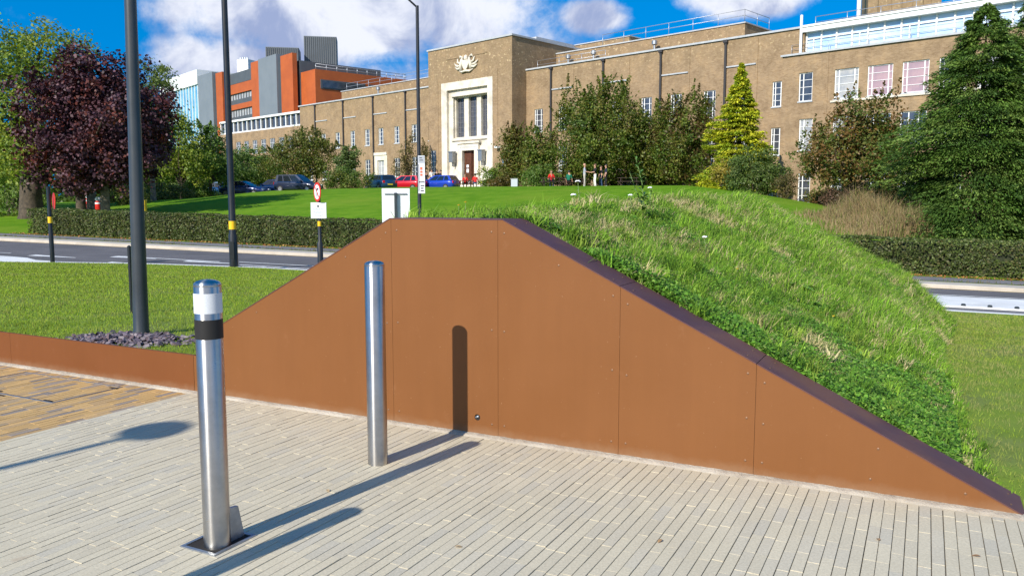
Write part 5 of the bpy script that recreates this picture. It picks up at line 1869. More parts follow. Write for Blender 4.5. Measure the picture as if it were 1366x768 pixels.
def conifer(name, label, x, y, h, rb, n_br, per, lsize, cols, group=None, droop=0.12, aspect=0.28, power=0.85, z=None, trunk_r=0.2, bottom=0.03, up=0.0, core=None):
    z = zh(x, y) if z is None else z
    t = thing(name, label, 'tree', (x, y, z), 0, group)
    Cs, Ns, As, Ks = [], [], [], []
    cols = np.array(cols)
    for b in range(n_br):
        u = bottom + (1 - bottom) * (rng.uniform() ** 1.25)
        ang = rng.uniform(0, 2 * math.pi)
        Rm = rb * (1 - u) ** power * rng.uniform(0.66, 1.14) * (1 + 0.6 * noise.noise(Vector((math.cos(ang) * 1.1 + 3, math.sin(ang) * 1.1, u * 5.0)))) + 0.08
        zz = u * h
        m = int(per * (0.35 + Rm / rb))
        f = rng.uniform(0.25, 1.0, m) ** 0.6
        fan = rng.normal(size=m) * 0.16 * f * Rm
        dx, dy = math.cos(ang), math.sin(ang)
        px_ = dx * f * Rm - dy * fan
        py_ = dy * f * Rm + dx * fan
        pz = zz - droop * Rm * f ** 1.6 * 1.4 + up * Rm * f + rng.normal(size=m) * 0.05 - 0.10 * np.abs(fan)
        Cs.append(np.stack([px_, py_, pz], -1))
        A = np.stack([dx * np.ones(m) - dy * fan * 1.2, dy * np.ones(m) + dx * fan * 1.2, -0.35 + 0.5 * up + rng.normal(size=m) * 0.25], -1) + rng.normal(size=(m, 3)) * 0.3
        As.append(A)
        c = cols[rng.integers(0, len(cols))] * rng.uniform(0.8, 1.2)
        Ks.append(np.clip(c * (1 + 0.2 * rng.normal(size=(m, 1))), 0.003, 1))
    C = np.concatenate(Cs)
    A = np.concatenate(As)
    A /= np.linalg.norm(A, axis=1, keepdims=True)
    N = np.array([0, 0, 1.0]) + 0.5 * rng.normal(size=C.shape)
    Bv = np.cross(A, N)
    Bv /= np.linalg.norm(Bv, axis=1, keepdims=True) + 1e-9
    n = len(C)
    L = lsize * rng.uniform(0.7, 1.3, (n, 1))
    V = np.empty((n, 4, 3))
    V[:, 0] = C - A * L * 0.5
    V[:, 1] = C + Bv * L * aspect * 0.5
    V[:, 2] = C + A * L * 0.5
    V[:, 3] = C - Bv * L * aspect * 0.5
    np_obj('crown', V.reshape(-1, 3), np.arange(n * 4).reshape(n, 4), None, M['needle'], colors=np.concatenate(Ks), parent=t)
    mb = MB()
    mb.tube([(0, 0, -0.3), (0, 0, h * 0.1), (0, 0, h * 0.6), (0, 0, h * 0.99)], [trunk_r * 1.3, trunk_r, trunk_r * 0.5, 0.01], 10, caps=False)
    for k in range(40):
        u = 0.06 + 0.85 * k / 40
        ang = k * 2.4
        Rm = rb * (1 - u) ** power * 0.8
        mb.tube([(0, 0, u * h), (math.cos(ang) * Rm, math.sin(ang) * Rm, u * h - droop * Rm)], [0.03, 0.008], 5, caps=False)
    mb.build('trunk', M['bark'], t)
    return t


GOLD = [(0.42, 0.43, 0.02), (0.33, 0.38, 0.022), (0.50, 0.48, 0.03), (0.22, 0.30, 0.02)]
DARKC = [(0.07, 0.135, 0.020), (0.095, 0.17, 0.026), (0.05, 0.10, 0.018), (0.14, 0.21, 0.04)]
conifer('golden_conifer', 'golden yellow cone shaped conifer in front of the right wing', px_tree(984, 59), 59.0, 9.6, 2.95, 900, 100, 0.22, GOLD, power=0.9, droop=0.05, aspect=0.42, up=0.12, z=zh(px_tree(984, 59), 59.0) - 0.3)
conifer('dark_conifer', 'tall dark green conifer at the right with sweeping branches', px_tree(1302, 35.5), 35.5, 10.6, 4.1, 1300, 170, 0.15, DARKC, 'dark conifers behind the right hedge', power=0.56, droop=0.16, aspect=0.34, bottom=0.03, z=-0.7)
conifer('dark_conifer', 'second dark green conifer crowding the right edge of the picture', px_tree(1378, 36.5), 36.5, 11.8, 3.7, 950, 150, 0.15, DARKC, 'dark conifers behind the right hedge', power=0.5, droop=0.16, aspect=0.34, bottom=0.03, z=-0.7)


def build_hedge():
    """clipped beech hedge along the footpath"""
    x0, x1 = -23.2, 45.0
    h, th = 1.22, 1.25
    t = thing('hedge', 'long clipped dark green hedge along the far side of the road', 'hedge', (0, 0, 0))
    dens = 95000
    xs = rng.uniform(x0, x1, dens)
    # more leaves where it is seen
    face = rng.choice(4, dens, p=[0.56, 0.32, 0.08, 0.04])
    u = rng.uniform(0, 1, dens)
    v = rng.uniform(0, 1, dens)
    wob = 0.05 * np.sin(xs * 1.7) + 0.04 * np.sin(xs * 4.1 + 1) + 0.03 * np.sin(xs * 9.3)
    dY = np.where(face == 0, -0.03 + 0.12 * v ** 2, np.where(face == 1, u * th, np.where(face == 2, th - 0.1 * v, u * th)))
    dZ = np.where(face == 0, 0.05 + u * (h - 0.05), np.where(face == 1, h - 0.09 * v ** 2, np.where(face == 2, 0.1 + u * (h - 0.1), 0.1 + u * (h - 0.1))))
    dY = dY + wob * (face == 0)
    dZ = dZ + 0.35 * wob * (face == 1) + 0.012 * rng.normal(size=dens)
    X = np.where(face == 3, x0 + 0.05 * v, xs)
    # thin patches and stray twigs
    thin = np.array([noise.noise(Vector((a * 0.9, b * 2.2, 3))) for a, b in zip(X, dZ)])
    keep = (thin + 0.6 + 0.5 * rng.uniform(size=dens)) > 0.22
    Y = hedge_y(X) + dY + 0.06
    Z = zroad(X) + dZ
    N = np.zeros((dens, 3))
    N[face == 0] = (-0.3, -0.9, 0.25)
    N[face == 1] = (0, 0, 1)
    N[face == 2] = (0.3, 0.9, 0.2)
    N[face == 3] = (-1, 0, 0.2)
    N = N * 0.8 + sph(dens) * 0.8
    N /= np.linalg.norm(N, axis=1, keepdims=True)
    C = np.stack([X, Y, Z], -1)[keep]
    V, Q = leaves_arrays(C, N[keep], np.full(len(C), 0.088), 0.62)
    cols = np.array([(0.105, 0.14, 0.032), (0.08, 0.115, 0.025), (0.135, 0.17, 0.045), (0.15, 0.14, 0.05), (0.06, 0.085, 0.02)])
    patch = np.array([noise.noise(Vector((a * 0.5, b * 1.5, 8))) for a, b in zip(C[:, 0], C[:, 2])])
    col = cols[rng.integers(0, 5, len(C))] * (1 + 0.25 * rng.normal(size=(len(C), 1))) * (1 + 0.35 * patch[:, None])
    np_obj('foliage', V, Q, None, M['leaf'], colors=np.clip(col, 0.005, 1), parent=t)
    # twiggy core
    n = 70
    gx = np.linspace(x0 + 0.15, x1, n)
    P = np.zeros((n, 5, 3))
    for j, (d, z) in enumerate([(0.16, -0.1), (0.14, h - 0.16), (th * 0.5, h - 0.12), (th - 0.15, h - 0.16), (th - 0.13, -0.1)]):
        P[:, j, 0] = gx
        P[:, j, 1] = hedge_y(gx) + d + 0.06
        P[:, j, 2] = zroad(gx) + z
    core = grid_obj('branches', P, noisy('hedge_core', (0.034, 0.042, 0.014), (0.018, 0.022, 0.009), 9, 0.95))
    core.parent = t
    # fallen leaves along its foot
    nl = 5200
    X = rng.uniform(-24, 40, nl)
    off = np.abs(rng.normal(size=nl)) * 0.28
    Y = hedge_y(X) + 0.05 - off
    Z = zroad(X) + 0.012 + rng.uniform(0, 0.03, nl)
    N = np.array([0, 0, 1.0]) + 0.45 * rng.normal(size=(nl, 3))
    N /= np.linalg.norm(N, axis=1, keepdims=True)
    V, Q = leaves_arrays(np.stack([X, Y, Z], -1), N, np.full(nl, 0.085), 0.6)
    cols = np.array([(0.30, 0.12, 0.04), (0.36, 0.17, 0.05), (0.20, 0.09, 0.04), (0.42, 0.24, 0.08)])
    o = np_obj('fallen_leaves', V, Q, None, M['litter'], colors=cols[rng.integers(0, 4, nl)])
    o['kind'] = 'stuff'
    o['label'] = 'orange brown fallen leaves along the foot of the hedge'


build_hedge()


# ------------------------------------------------------------------ grass
def blades(P, H, Wd, col, lean=0.45, bend=0.5, az=None):
    """two-segment grass blades: roots P, heights H, widths Wd"""
    n = len(P)
    az = rng.uniform(0, 2 * math.pi, n) if az is None else az
    la = np.abs(rng.normal(size=n)) * lean
    dirx, diry = np.cos(az), np.sin(az)
    fa = rng.uniform(0, 2 * math.pi, n)
    wx, wy = np.cos(fa) * Wd * 0.5, np.sin(fa) * Wd * 0.5
    m = P.copy()
    m[:, 0] += dirx * la * H * 0.5
    m[:, 1] += diry * la * H * 0.5
    m[:, 2] += H * 0.58
    tip = P.copy()
    k = la + bend * rng.uniform(0, 1, n)
    tip[:, 0] += dirx * k * H
    tip[:, 1] += diry * k * H
    tip[:, 2] += H * np.clip(1.0 - 0.35 * k, 0.35, 1.0)
    V = np.empty((n, 5, 3))
    for j, (q, sgn, s) in enumerate([(P, -1, 1), (P, 1, 1), (m, 1, 0.8), (m, -1, 0.8)]):
        V[:, j] = q
        V[:, j, 0] += sgn * wx * s
        V[:, j, 1] += sgn * wy * s
    V[:, 4] = tip
    b = np.arange(n)[:, None] * 5
    Q = b + np.array([[0, 1, 2, 3]])
    T = b + np.array([[3, 2, 4]])
    return V.reshape(-1, 3), Q, T, np.concatenate([col, col])


def fbm(x, y, s, seed=0):
    return np.array([noise.fractal(Vector((a * s, b * s, seed)), 1.0, 2.0, 4) for a, b in zip(x, y)])


def build_lawn_grass():
    # left lawn, denser near the low wall
    parts = []
    n = 210000
    s = -2.0 - 24.0 * rng.uniform(0, 1, n) ** 1.25
    q = 0.06 + 16.0 * rng.uniform(0, 1, n) ** 1.6
    ok = q < q_kerb(s) - 0.15
    ok &= ~((s > -2.9) & (q < 12))
    s, q = s[ok], q[ok]
    s2 = 2.45 + 9.5 * rng.uniform(0, 1, 70000) ** 1.5
    q2 = rng.uniform(0.05, 17.0, 70000)
    ok = (q2 < q_kerb(s2) - 0.35) & (((z_mound(s2, q2) - z_lawn(s2, q2)) < 0.05) | (q2 > 13.0))
    s = np.concatenate([s, s2[ok]])
    q = np.concatenate([q, q2[ok]])
    X, Y = npW(s, q)
    Z = z_lawn(s, q) - 0.004
    n = len(X)
    dist = np.sqrt(X ** 2 + Y ** 2)
    f1 = fbm(X, Y, 0.9)
    f2 = fbm(X, Y, 3.1, 5)
    H = (0.030 + 0.016 * rng.uniform(size=n)) * (1 + 0.35 * f2) * np.clip(0.8 + dist / 40, 0.8, 1.2)
    Wd = np.clip(0.0045 * dist / 8.0, 0.004, 0.012)
    cols = np.array([(0.235, 0.345, 0.022), (0.205, 0.32, 0.02), (0.28, 0.375, 0.032), (0.31, 0.36, 0.05)])
    col = cols[rng.integers(0, 4, n)] * (1 + 0.2 * rng.normal(size=(n, 1))) * (1 + 0.28 * f1[:, None])
    dry = (f1 + f2 * 0.6 + 0.3 * rng.normal(size=n)) > 0.55
    col[dry] = col[dry] * 0.4 + np.array([0.22, 0.20, 0.08]) * 0.6
    right = s > 2.0
    rd = np.clip(0.35 + 0.7 * f2[right] + 0.3 * f1[right], 0.1, 0.85)[:, None]
    col[right] = col[right] * (1 - rd) + np.array([0.33, 0.31, 0.12]) * rd
    V, Q, T, C = blades(np.stack([X, Y, Z], -1), H, Wd, np.clip(col, 0.01, 1), 0.6, 0.7)
    o = np_obj('lawn_grass', V, Q, T, M['blade'], colors=C)
    o['kind'] = 'stuff'
    o['label'] = 'short mown grass blades of the near lawn'


def mound_noise(X, Y):
    return fbm(X, Y, 1.15, 2)


def build_bank_grass():
    n = 240000
    s = rng.uniform(-1.6, 3.7, n)
    q = 0.31 + 13.8 * rng.uniform(0, 1, n) ** 1.35
    rise = z_mound(s, q) - z_lawn(s, q)
    keep = (rise > 0.02 + 0.05 * np.abs(rng.normal(size=n)))
    s, q = s[keep], q[keep]
    X, Y = npW(s, q)
    Z = z_mound(s, q) - 0.035
    n = len(X)
    dist = np.sqrt(X ** 2 + Y ** 2)
    f1 = mound_noise(X, Y)
    f2 = fbm(X, Y, 4.0, 9)
    f3 = fbm(X, Y, 0.6, 21)
    far = np.clip(q / 6.0, 0, 1)
    H = (0.045 + 0.09 * rng.uniform(size=n) ** 1.5) * (1 + 0.5 * f2) * (1 + 0.8 * np.clip(f3, -0.5, 1)) * (0.75 + 0.85 * far)
    H = np.where(q < 0.55, H * 0.75, H)
    H = np.clip(H, 0.025, 0.32)
    Wd = np.clip(0.0042 * dist / 6.0, 0.0036, 0.011)
    lush = np.array([(0.165, 0.305, 0.020), (0.205, 0.355, 0.028), (0.09, 0.19, 0.015), (0.28, 0.40, 0.05), (0.125, 0.25, 0.02)])
    col = lush[rng.integers(0, 5, n)] * (1 + 0.25 * rng.normal(size=(n, 1))) * (1 + 0.42 * f2[:, None]) * (1 + 0.25 * f3[:, None])
    dry = (f1 * 1.0 + 0.35 * f2 + 0.16 * rng.normal(size=n) + 0.30 * np.exp(-((q - 1.1) / 0.8) ** 2 - ((s - 1.3) / 0.8) ** 2) + 0.18 * np.exp(-((q - 1.0) / 1.0) ** 2 - ((s - 0.3) / 0.5) ** 2) + 0.16 * sstep((0.9 - s) / 1.0)) > 0.41
    straw = np.array([(0.50, 0.42, 0.20), (0.38, 0.35, 0.14), (0.58, 0.49, 0.27)])
    col[dry] = straw[rng.integers(0, 3, dry.sum())] * (1 + 0.18 * rng.normal(size=(dry.sum(), 1)))
    H[dry] *= 0.8
    H *= 0.42 + 0.58 * sstep((z_mound(s, q) - z_lawn(s, q)) / 0.45)
    st = rng.uniform(size=n) < 0.06
    col[st] = straw[rng.integers(0, 3, st.sum())] * 0.9
    # taller tufts springing from their own crowns
    nt = 620
    tk = rng.integers(0, n, nt)
    which = rng.integers(0, nt, 30000)
    src = tk[which]
    pick = rng.choice(n, 30000, replace=False)
    X[pick] = X[src] + 0.035 * rng.normal(size=30000)
    Y[pick] = Y[src] + 0.035 * rng.normal(size=30000)
    Z[pick] = Z[src]
    th_ = rng.uniform(0.8, 2.1, nt)
    H[pick] = np.clip(0.09 * th_[which] * rng.uniform(0.5, 1.25, 30000) * (0.42 + 0.58 * sstep((z_mound(s[src], q[src]) - z_lawn(s[src], q[src])) / 0.45)), 0.04, 0.34)
    tc_ = lush[rng.integers(0, 5, nt)] * rng.uniform(0.65, 1.15, (nt, 1))
    ds = rng.uniform(size=nt) < 0.16
    tc_[ds] = straw[rng.integers(0, 3, ds.sum())]
    col[pick] = tc_[which] * (1 + 0.15 * rng.normal(size=(30000, 1)))
    # combed by the wind and the slope
    az = np.arctan2(WD.y * 0.8 - 0.2, WD.x) + rng.normal(size=n) * 1.25
    V, Q, T, C = blades(np.stack([X, Y, Z], -1), H, Wd, np.clip(col, 0.01, 1), 0.6, 0.75, az)
    o = np_obj('wild_grass', V, Q, T, M['wild_blade'], colors=C)
    o['kind'] = 'stuff'
    o['label'] = 'long unmown grass with straw coloured patches on the bank'
    # low broad-leaved weeds: clover and creeping herbs in patches near the coping and over the slope
    n = 150000
    s = rng.uniform(-0.3, 2.62, n)
    q = 0.33 + 7.5 * rng.uniform(0, 1, n) ** 1.7
    X, Y = npW(s, q)
    f4 = fbm(X, Y, 1.5, 33) + 0.40 * np.exp(-((s - 2.2) / 0.9) ** 2 - ((q - 0.8) / 0.9) ** 2) + 0.08 * np.exp(-((q - 0.5) / 0.5) ** 2)
    keep = f4 + 0.22 * rng.normal(size=n) > 0.12
    s, q, X, Y = s[keep], q[keep], X[keep], Y[keep]
    n = len(X)
    lift = np.clip(0.015 + 0.075 * (f4[keep]) + 0.035 * rng.uniform(size=n), 0.01, 0.14)
    Z = z_mound(s, q) - 0.02 + lift * rng.uniform(0.4, 1.0, n)
    N = np.array([-0.1, -0.3, 1.0]) + 0.75 * rng.normal(size=(n, 3))
    N /= np.linalg.norm(N, axis=1, keepdims=True)
    V, Q = leaves_arrays(np.stack([X, Y, Z], -1), N, 0.0145 * (1 + 0.7 * rng.uniform(size=n)), 0.7)
    cols = np.array([(0.10, 0.23, 0.02), (0.13, 0.28, 0.028), (0.06, 0.15, 0.016), (0.19, 0.31, 0.045), (0.08, 0.19, 0.02)])
    col = cols[rng.integers(0, 5, n)] * (1 + 0.25 * rng.normal(size=(n, 1)))
    o = np_obj('ground_cover', V, Q, None, M['herb'], colors=np.clip(col, 0.01, 1))
    o['kind'] = 'stuff'
    o['label'] = 'low leafy clover and weeds spread over the bank'


build_lawn_grass()
build_bank_grass()


def mound_at(s, q):
    p = W(s, q)
    p.z = float(z_mound(np.array([s]), np.array([q]))[0]) - 0.03
    return p


def ray_bank(px, py):
    """where the line of sight through this photograph pixel meets the bank"""
    d = at(px, py, 1.0) - EYE
    for k in range(1200):
        p = EYE + d * (4.5 + k * 0.01)
        rel = p - P0
        s, q = rel.dot(WD), rel.dot(WN)
        if q > 0.3 and p.z <= float(z_mound(np.array([s]), np.array([q]))[0]):
            return s, q
    return 0.5, 6.0


def leaf_blade(mb, base, direc, L, w, mi=0, droop=0.3):
    """a lance shaped leaf with a folded midrib, of two rows of faces"""
    d = Vector(direc).normalized()
    side = d.cross(Vector((0, 0, 1)))
    if side.length < 1e-4:
        side = Vector((1, 0, 0))
    side.normalize()
    up = side.cross(d)
    prev = None
    for k in range(6):
        u = k / 5
        p = Vector(base) + d * L * u + Vector((0, 0, -droop * L * u * u))
        ww = w * math.sin(math.pi * min(1, u * 0.92 + 0.08)) ** 0.8 * 0.5
        row = [p - side * ww + up * ww * 0.3, p, p + side * ww + up * ww * 0.3]
        if prev:
            mb.add([*prev, *row], [(0, 1, 4, 3), (1, 2, 5, 4)], mi, True)
        prev = row


def build_bank_plants():
    lm = noisy('weed_leaf', (0.075, 0.16, 0.025), (0.11, 0.21, 0.035), 20, 0.5)
    lm2 = noisy('dock_leaf', (0.13, 0.26, 0.03), (0.17, 0.30, 0.045), 14, 0.45)
    sm = mat('weed_stem', (0.13, 0.20, 0.05), 0.6)
    # tall upright weed on the skyline
    s, q = ray_bank(856, 290)
    t = thing('tall_weed', 'tall single stemmed weed with narrow leaves on the skyline of the bank', 'weed', mound_at(s, q), 0)
    mb, lf = MB(), MB()
    hs = 0.62
    pts = [(0.0, 0, -0.02), (0.015, 0, 0.2), (0.0, 0.01, 0.36), (-0.03, 0.01, 0.48), (-0.07, 0.02, hs)]
    mb.tube(pts, [0.006, 0.005, 0.0045, 0.004, 0.002], 7)
    mb.tube([(0.0, 0, 0.15), (-0.06, 0.02, 0.3), (-0.12, 0.02, 0.46)], [0.004, 0.003, 0.002], 6)
    mb.tube([(0.0, 0, 0.1), (0.07, -0.02, 0.2), (0.10, -0.02, 0.30)], [0.004, 0.003, 0.002], 6)
    for k in range(34):
        u = 0.08 + 0.92 * k / 34
        z = u * hs
        i = min(3, int(u * 4))
        a, b = Vector(pts[i]), Vector(pts[i + 1])
        f = (u * hs - a.z) / max(1e-4, b.z - a.z)
        p = a.lerp(b, max(0, min(1, f)))
        ang = k * 2.4
        L = 0.13 * (1.15 - 0.6 * u) * random.uniform(0.8, 1.2)
        leaf_blade(lf, p, (math.cos(ang), math.sin(ang) * 0.9, 0.55 + 0.4 * u), L, L * 0.24, 0, 0.25)
    for k in range(16):
        u = k / 16
        p = Vector((0, 0, 0.15)).lerp(Vector((-0.12, 0.02, 0.46)), u) if k % 2 else Vector((0, 0, 0.1)).lerp(Vector((0.10, -0.02, 0.30)), u)
        ang = k * 2.1
        leaf_blade(lf, p, (math.cos(ang), math.sin(ang), 0.4), 0.09, 0.028, 0, 0.3)
    mb.build('stem', sm, t)
    lf.build('leaves', lm, t)
    # dock plant with broad leaves
    for (px, py, lab, n, L) in [(1058, 382, 'broad leaved dock plant halfway down the bank', 11, 0.26), (1078, 405, 'smaller broad leaved dock just below the larger one', 8, 0.17), (690, 283, 'spiky leaved plant at the top corner of the wall', 10, 0.16), (640, 283, 'low spiky plant left of the coping corner', 9, 0.13)]:
        s, q = ray_bank(px, py)
        if py < 300:
            q = 0.55 if px > 660 else 0.7
            p = at(px, py, 1)
            s = -0.10 if px < 660 else 0.12
        t = thing('dock_plant', lab, 'weed', mound_at(s, q), random.uniform(0, 6), 'broad leaved weeds on the bank')
        lf = MB()
        for k in range(n):
            ang = k * 2.4 + random.uniform(-.3, .3)
            el = random.uniform(0.25, 1.1)
            leaf_blade(lf, (0, 0, 0), (math.cos(ang), math.sin(ang), el), L * random.uniform(0.7, 1.15), L * (0.34 if L > 0.165 else 0.14), 0, 0.45)
        lf.build('leaves', lm2 if px > 1000 else lm, t)
    # yarrow heads and yellow flowers
    Gy = 'white yarrow heads on the bank'
    for (px, py, hgt, lab) in [(940, 318, 0.20, 'white yarrow head low on the middle of the bank'), (867, 252, 0.50, 'white yarrow head beside the tall weed'), (841, 262, 0.42, 'small white yarrow head left of the tall weed'),
                               (765, 262, 0.30, 'white yarrow head above the bank skyline near the standing people'), (771, 244, 0.38, 'leaning white yarrow spray against the picnic tables')]:
        s, q = ray_bank(px, max(py + 22, 282))
        base = mound_at(s, q)
        dY = (base - EYE).y
        top = at(px, py, dY)
        t = thing('yarrow', lab, 'wildflower', base, 0, Gy)
        v = top - base
        mb = MB()
        mb.tube([(0, 0, 0), v * 0.5 + Vector((0.01, 0, 0.0)), v], [0.004, 0.003, 0.0025], 6)
        for k in range(7):
            leaf_blade(mb, v * (0.15 + k * 0.1), (math.cos(k * 2.4), math.sin(k * 2.4), 0.5), 0.06, 0.012)
        mb.build('stem', sm, t)
        fl = MB()
        for k in range(26):
            a = k * 2.4
            r = 0.021 * math.sqrt(k / 26)
            c = v + Vector((r * math.cos(a), r * math.sin(a), 0.012 - 14 * r * r + random.uniform(0, 0.007)))
            fl.lathe([(0.0, 0.0), (0.007, 0.001), (0.0055, 0.005), (0.0, 0.006)], 7, c)
        fl.build('flower_head', M['flower_w'], t)
    for (px, py, lab) in [(612, 274, 'yellow dandelion above the left end of the wall top'), (621, 270, 'second yellow dandelion above the wall top, a little higher'), (1110, 428, 'yellow dandelion right of the dock plants'), (982, 365, 'yellow dandelion on the middle of the bank')]:
        s, q = ray_bank(px, max(py, 288))
        if px < 660:
            s, q = -0.35, 1.0
            base = mound_at(s, q)
            base = Vector((at(px, 285, base.y).x, base.y, base.z))
        else:
            base = mound_at(s, q)
        top = at(px, py, base.y)
        v = top - base
        if v.z < 0.05:
            v = Vector((0.01, 0, 0.07))
        t = thing('dandelion', lab, 'wildflower', base, 0, 'yellow dandelions on the bank')
        MB().tube([(0, 0, 0), v], [0.003, 0.002], 6).build('stem', sm, t)
        fl = MB()
        for k in range(16):
            a = k / 16 * 2 * math.pi
            fl.add([v, v + Vector((math.cos(a - .18) * 0.012, math.sin(a - .18) * 0.012, 0.005)), v + Vector((math.cos(a) * 0.016, math.sin(a) * 0.016, 0.007)), v + Vector((math.cos(a + .18) * 0.012, math.sin(a + .18) * 0.012, 0.005))], [(0, 1, 2, 3)])
        fl.lathe([(0.008, 0.0), (0.007, 0.006), (0.0, 0.008)], 8, v)
        fl.build('flower_head', M['flower_y'], t)
    # a few dry leaves blown over the paving
    Gl = 'dry leaves on the paving'
    for k, (px, py, lab) in enumerate([(612, 730, 'curled tan leaf lying on the paving near the bottom middle'), (1172, 720, 'small tan leaf on the paving below the low end of the wall'), (1302, 742, 'pale leaf on the paving at the bottom right'),
                                       (880, 722, 'flat brown leaf on the paving below the middle of the wall'), (437, 655, 'small dark leaf just past the tip of the shorter bollard shadow'), (96, 548, 'tiny leaf on the orange paving beside the access cover')]):
        d = at(px, py, 1.0) - EYE
        p_ = EYE + d * (-EYE.z / d.z)
        lf = MB()
        leaf_blade(lf, (-0.016, 0, 0.006), (1, 0.1, 0.12), 0.034, 0.017, 0, 0.25)
        o = lf.build('dry_leaf', mat('dry_leaf', random.choice([(0.34, 0.20, 0.09), (0.26, 0.14, 0.06), (0.42, 0.30, 0.16)]), 0.8))
        o.location = p_
        o.rotation_euler.z = k * 1.3
        put_props(o, lab, 'leaf', Gl)
    # slate chippings round the lamp column: angular shards, one heap
    V, F, C = [], [], []
    cols = np.array([(0.10, 0.075, 0.095), (0.14, 0.11, 0.13), (0.075, 0.06, 0.075), (0.20, 0.165, 0.175), (0.13, 0.085, 0.085)])
    cx, cy = -3.52, 7.28
    rel = Vector((cx, cy, 0)) - P0
    s0, q0 = rel.dot(WD), rel.dot(WN)
    for k in range(620):
        u = random.gauss(0, 0.24)
        v = random.gauss(0, 0.20)
        s, q = s0 + u * 1.15, max(0.05, q0 + v + u * 0.1)
        if abs(u) > 0.55 or abs(v) > 0.5:
            continue
        x, y = npW(s, q)
        z = float(z_lawn(s, q)) + 0.012 + 0.05 * math.exp(-(u * u + v * v) / 0.06) * random.uniform(0.1, 1)
        Rm = Matrix.Rotation(random.uniform(0, 6.28), 3, 'Z') @ Matrix.Rotation(random.gauss(0, 0.45), 3, 'X') @ Matrix.Rotation(random.gauss(0, 0.45), 3, 'Y')
        a, b, c = random.uniform(0.02, 0.05), random.uniform(0.012, 0.032), random.uniform(0.006, 0.012)
        pl = [(-a, -b * .6), (-a * .3, -b), (a * .8, -b * .7), (a, b * .3), (a * .2, b), (-a * .8, b * .7)]
        pl = [(px_ * random.uniform(.75, 1.2), py_ * random.uniform(.75, 1.2)) for px_, py_ in pl]
        b0 = len(V)
        for zz, sc in ((-c, 1.0), (c, 0.88)):
            for (px_, py_) in pl:
                V.append(Vector((x, y, z)) + Rm @ Vector((px_ * sc, py_ * sc, zz)))
        for i in range(6):
            j = (i + 1) % 6
            F.append((b0 + i, b0 + j, b0 + 6 + j, b0 + 6 + i))
        F += [(b0 + 6, b0 + 7, b0 + 8, b0 + 9), (b0 + 6, b0 + 9, b0 + 10, b0 + 11)]
        C += [cols[random.randrange(5)] * random.uniform(0.8, 1.2)] * 8
    o = np_obj('slate_chippings', np.array([tuple(p) for p in V]), np.array(F), None, M['slate'], colors=np.array(C))
    o['kind'] = 'stuff'
    o['label'] = 'heap of purple grey slate chippings round the thick column'
    # tall dry grass clump behind the right hedge
    n = 16000
    X = rng.normal(size=n) * 1.35 + px_tree(1182, 37)
    Y = rng.uniform(34.0, 40.5, n)
    Z = zhill(X, Y) - 0.03
    cx_ = px_tree(1178, 37)
    tuft = np.array([noise.noise(Vector((a * 1.4, b * 1.4, 4))) for a, b in zip(X, Y)])
    H = (0.30 + 0.95 * np.exp(-((X - cx_) / 1.2) ** 2)) * rng.uniform(0.45, 1.3, n) * (1 + 0.7 * tuft)
    cols = np.array([(0.34, 0.245, 0.125), (0.27, 0.19, 0.09), (0.40, 0.30, 0.165), (0.20, 0.22, 0.06)])
    V, Q, T, Cc = blades(np.stack([X, Y, Z], -1), H, np.full(n, 0.022), cols[rng.integers(0, 4, n)] * rng.uniform(0.8, 1.2, (n, 1)), 0.22, 0.25)
    o = np_obj('dry_tall_grass', V, Q, T, M['blade'], colors=Cc)
    o['kind'] = 'stuff'
    o['label'] = 'tall dry brown grass behind the right part of the hedge'
    # weeds along the far kerb
    n = 5000
    X = rng.uniform(-24, 30, n)
    pt = np.array([noise.noise(Vector((x * 0.45, 2, 0))) for x in X])
    kp = pt + 0.25 * rng.normal(size=n) > 0.05
    X = X[kp]
    n = len(X)
    Y = hedge_y(X) - 2.32 + rng.normal(size=n) * 0.09
    V, Q, T, Cc = blades(np.stack([X, Y, zroad(X)], -1), rng.uniform(0.04, 0.14, n), np.full(n, 0.016), np.array([(0.12, 0.17, 0.03), (0.20, 0.15, 0.06)])[rng.integers(0, 2, n)], 0.6, 0.6)
    o = np_obj('kerb_weeds', V, Q, T, M['blade'], colors=Cc)
    o['kind'] = 'stuff'
    o['label'] = 'weeds growing between footpath and far kerb'


build_bank_plants()


# ------------------------------------------------------------------ cars
def car_paint(name, c):
    return mat(name, c, 0.28, 0.25, 0.5, coat=0.8)


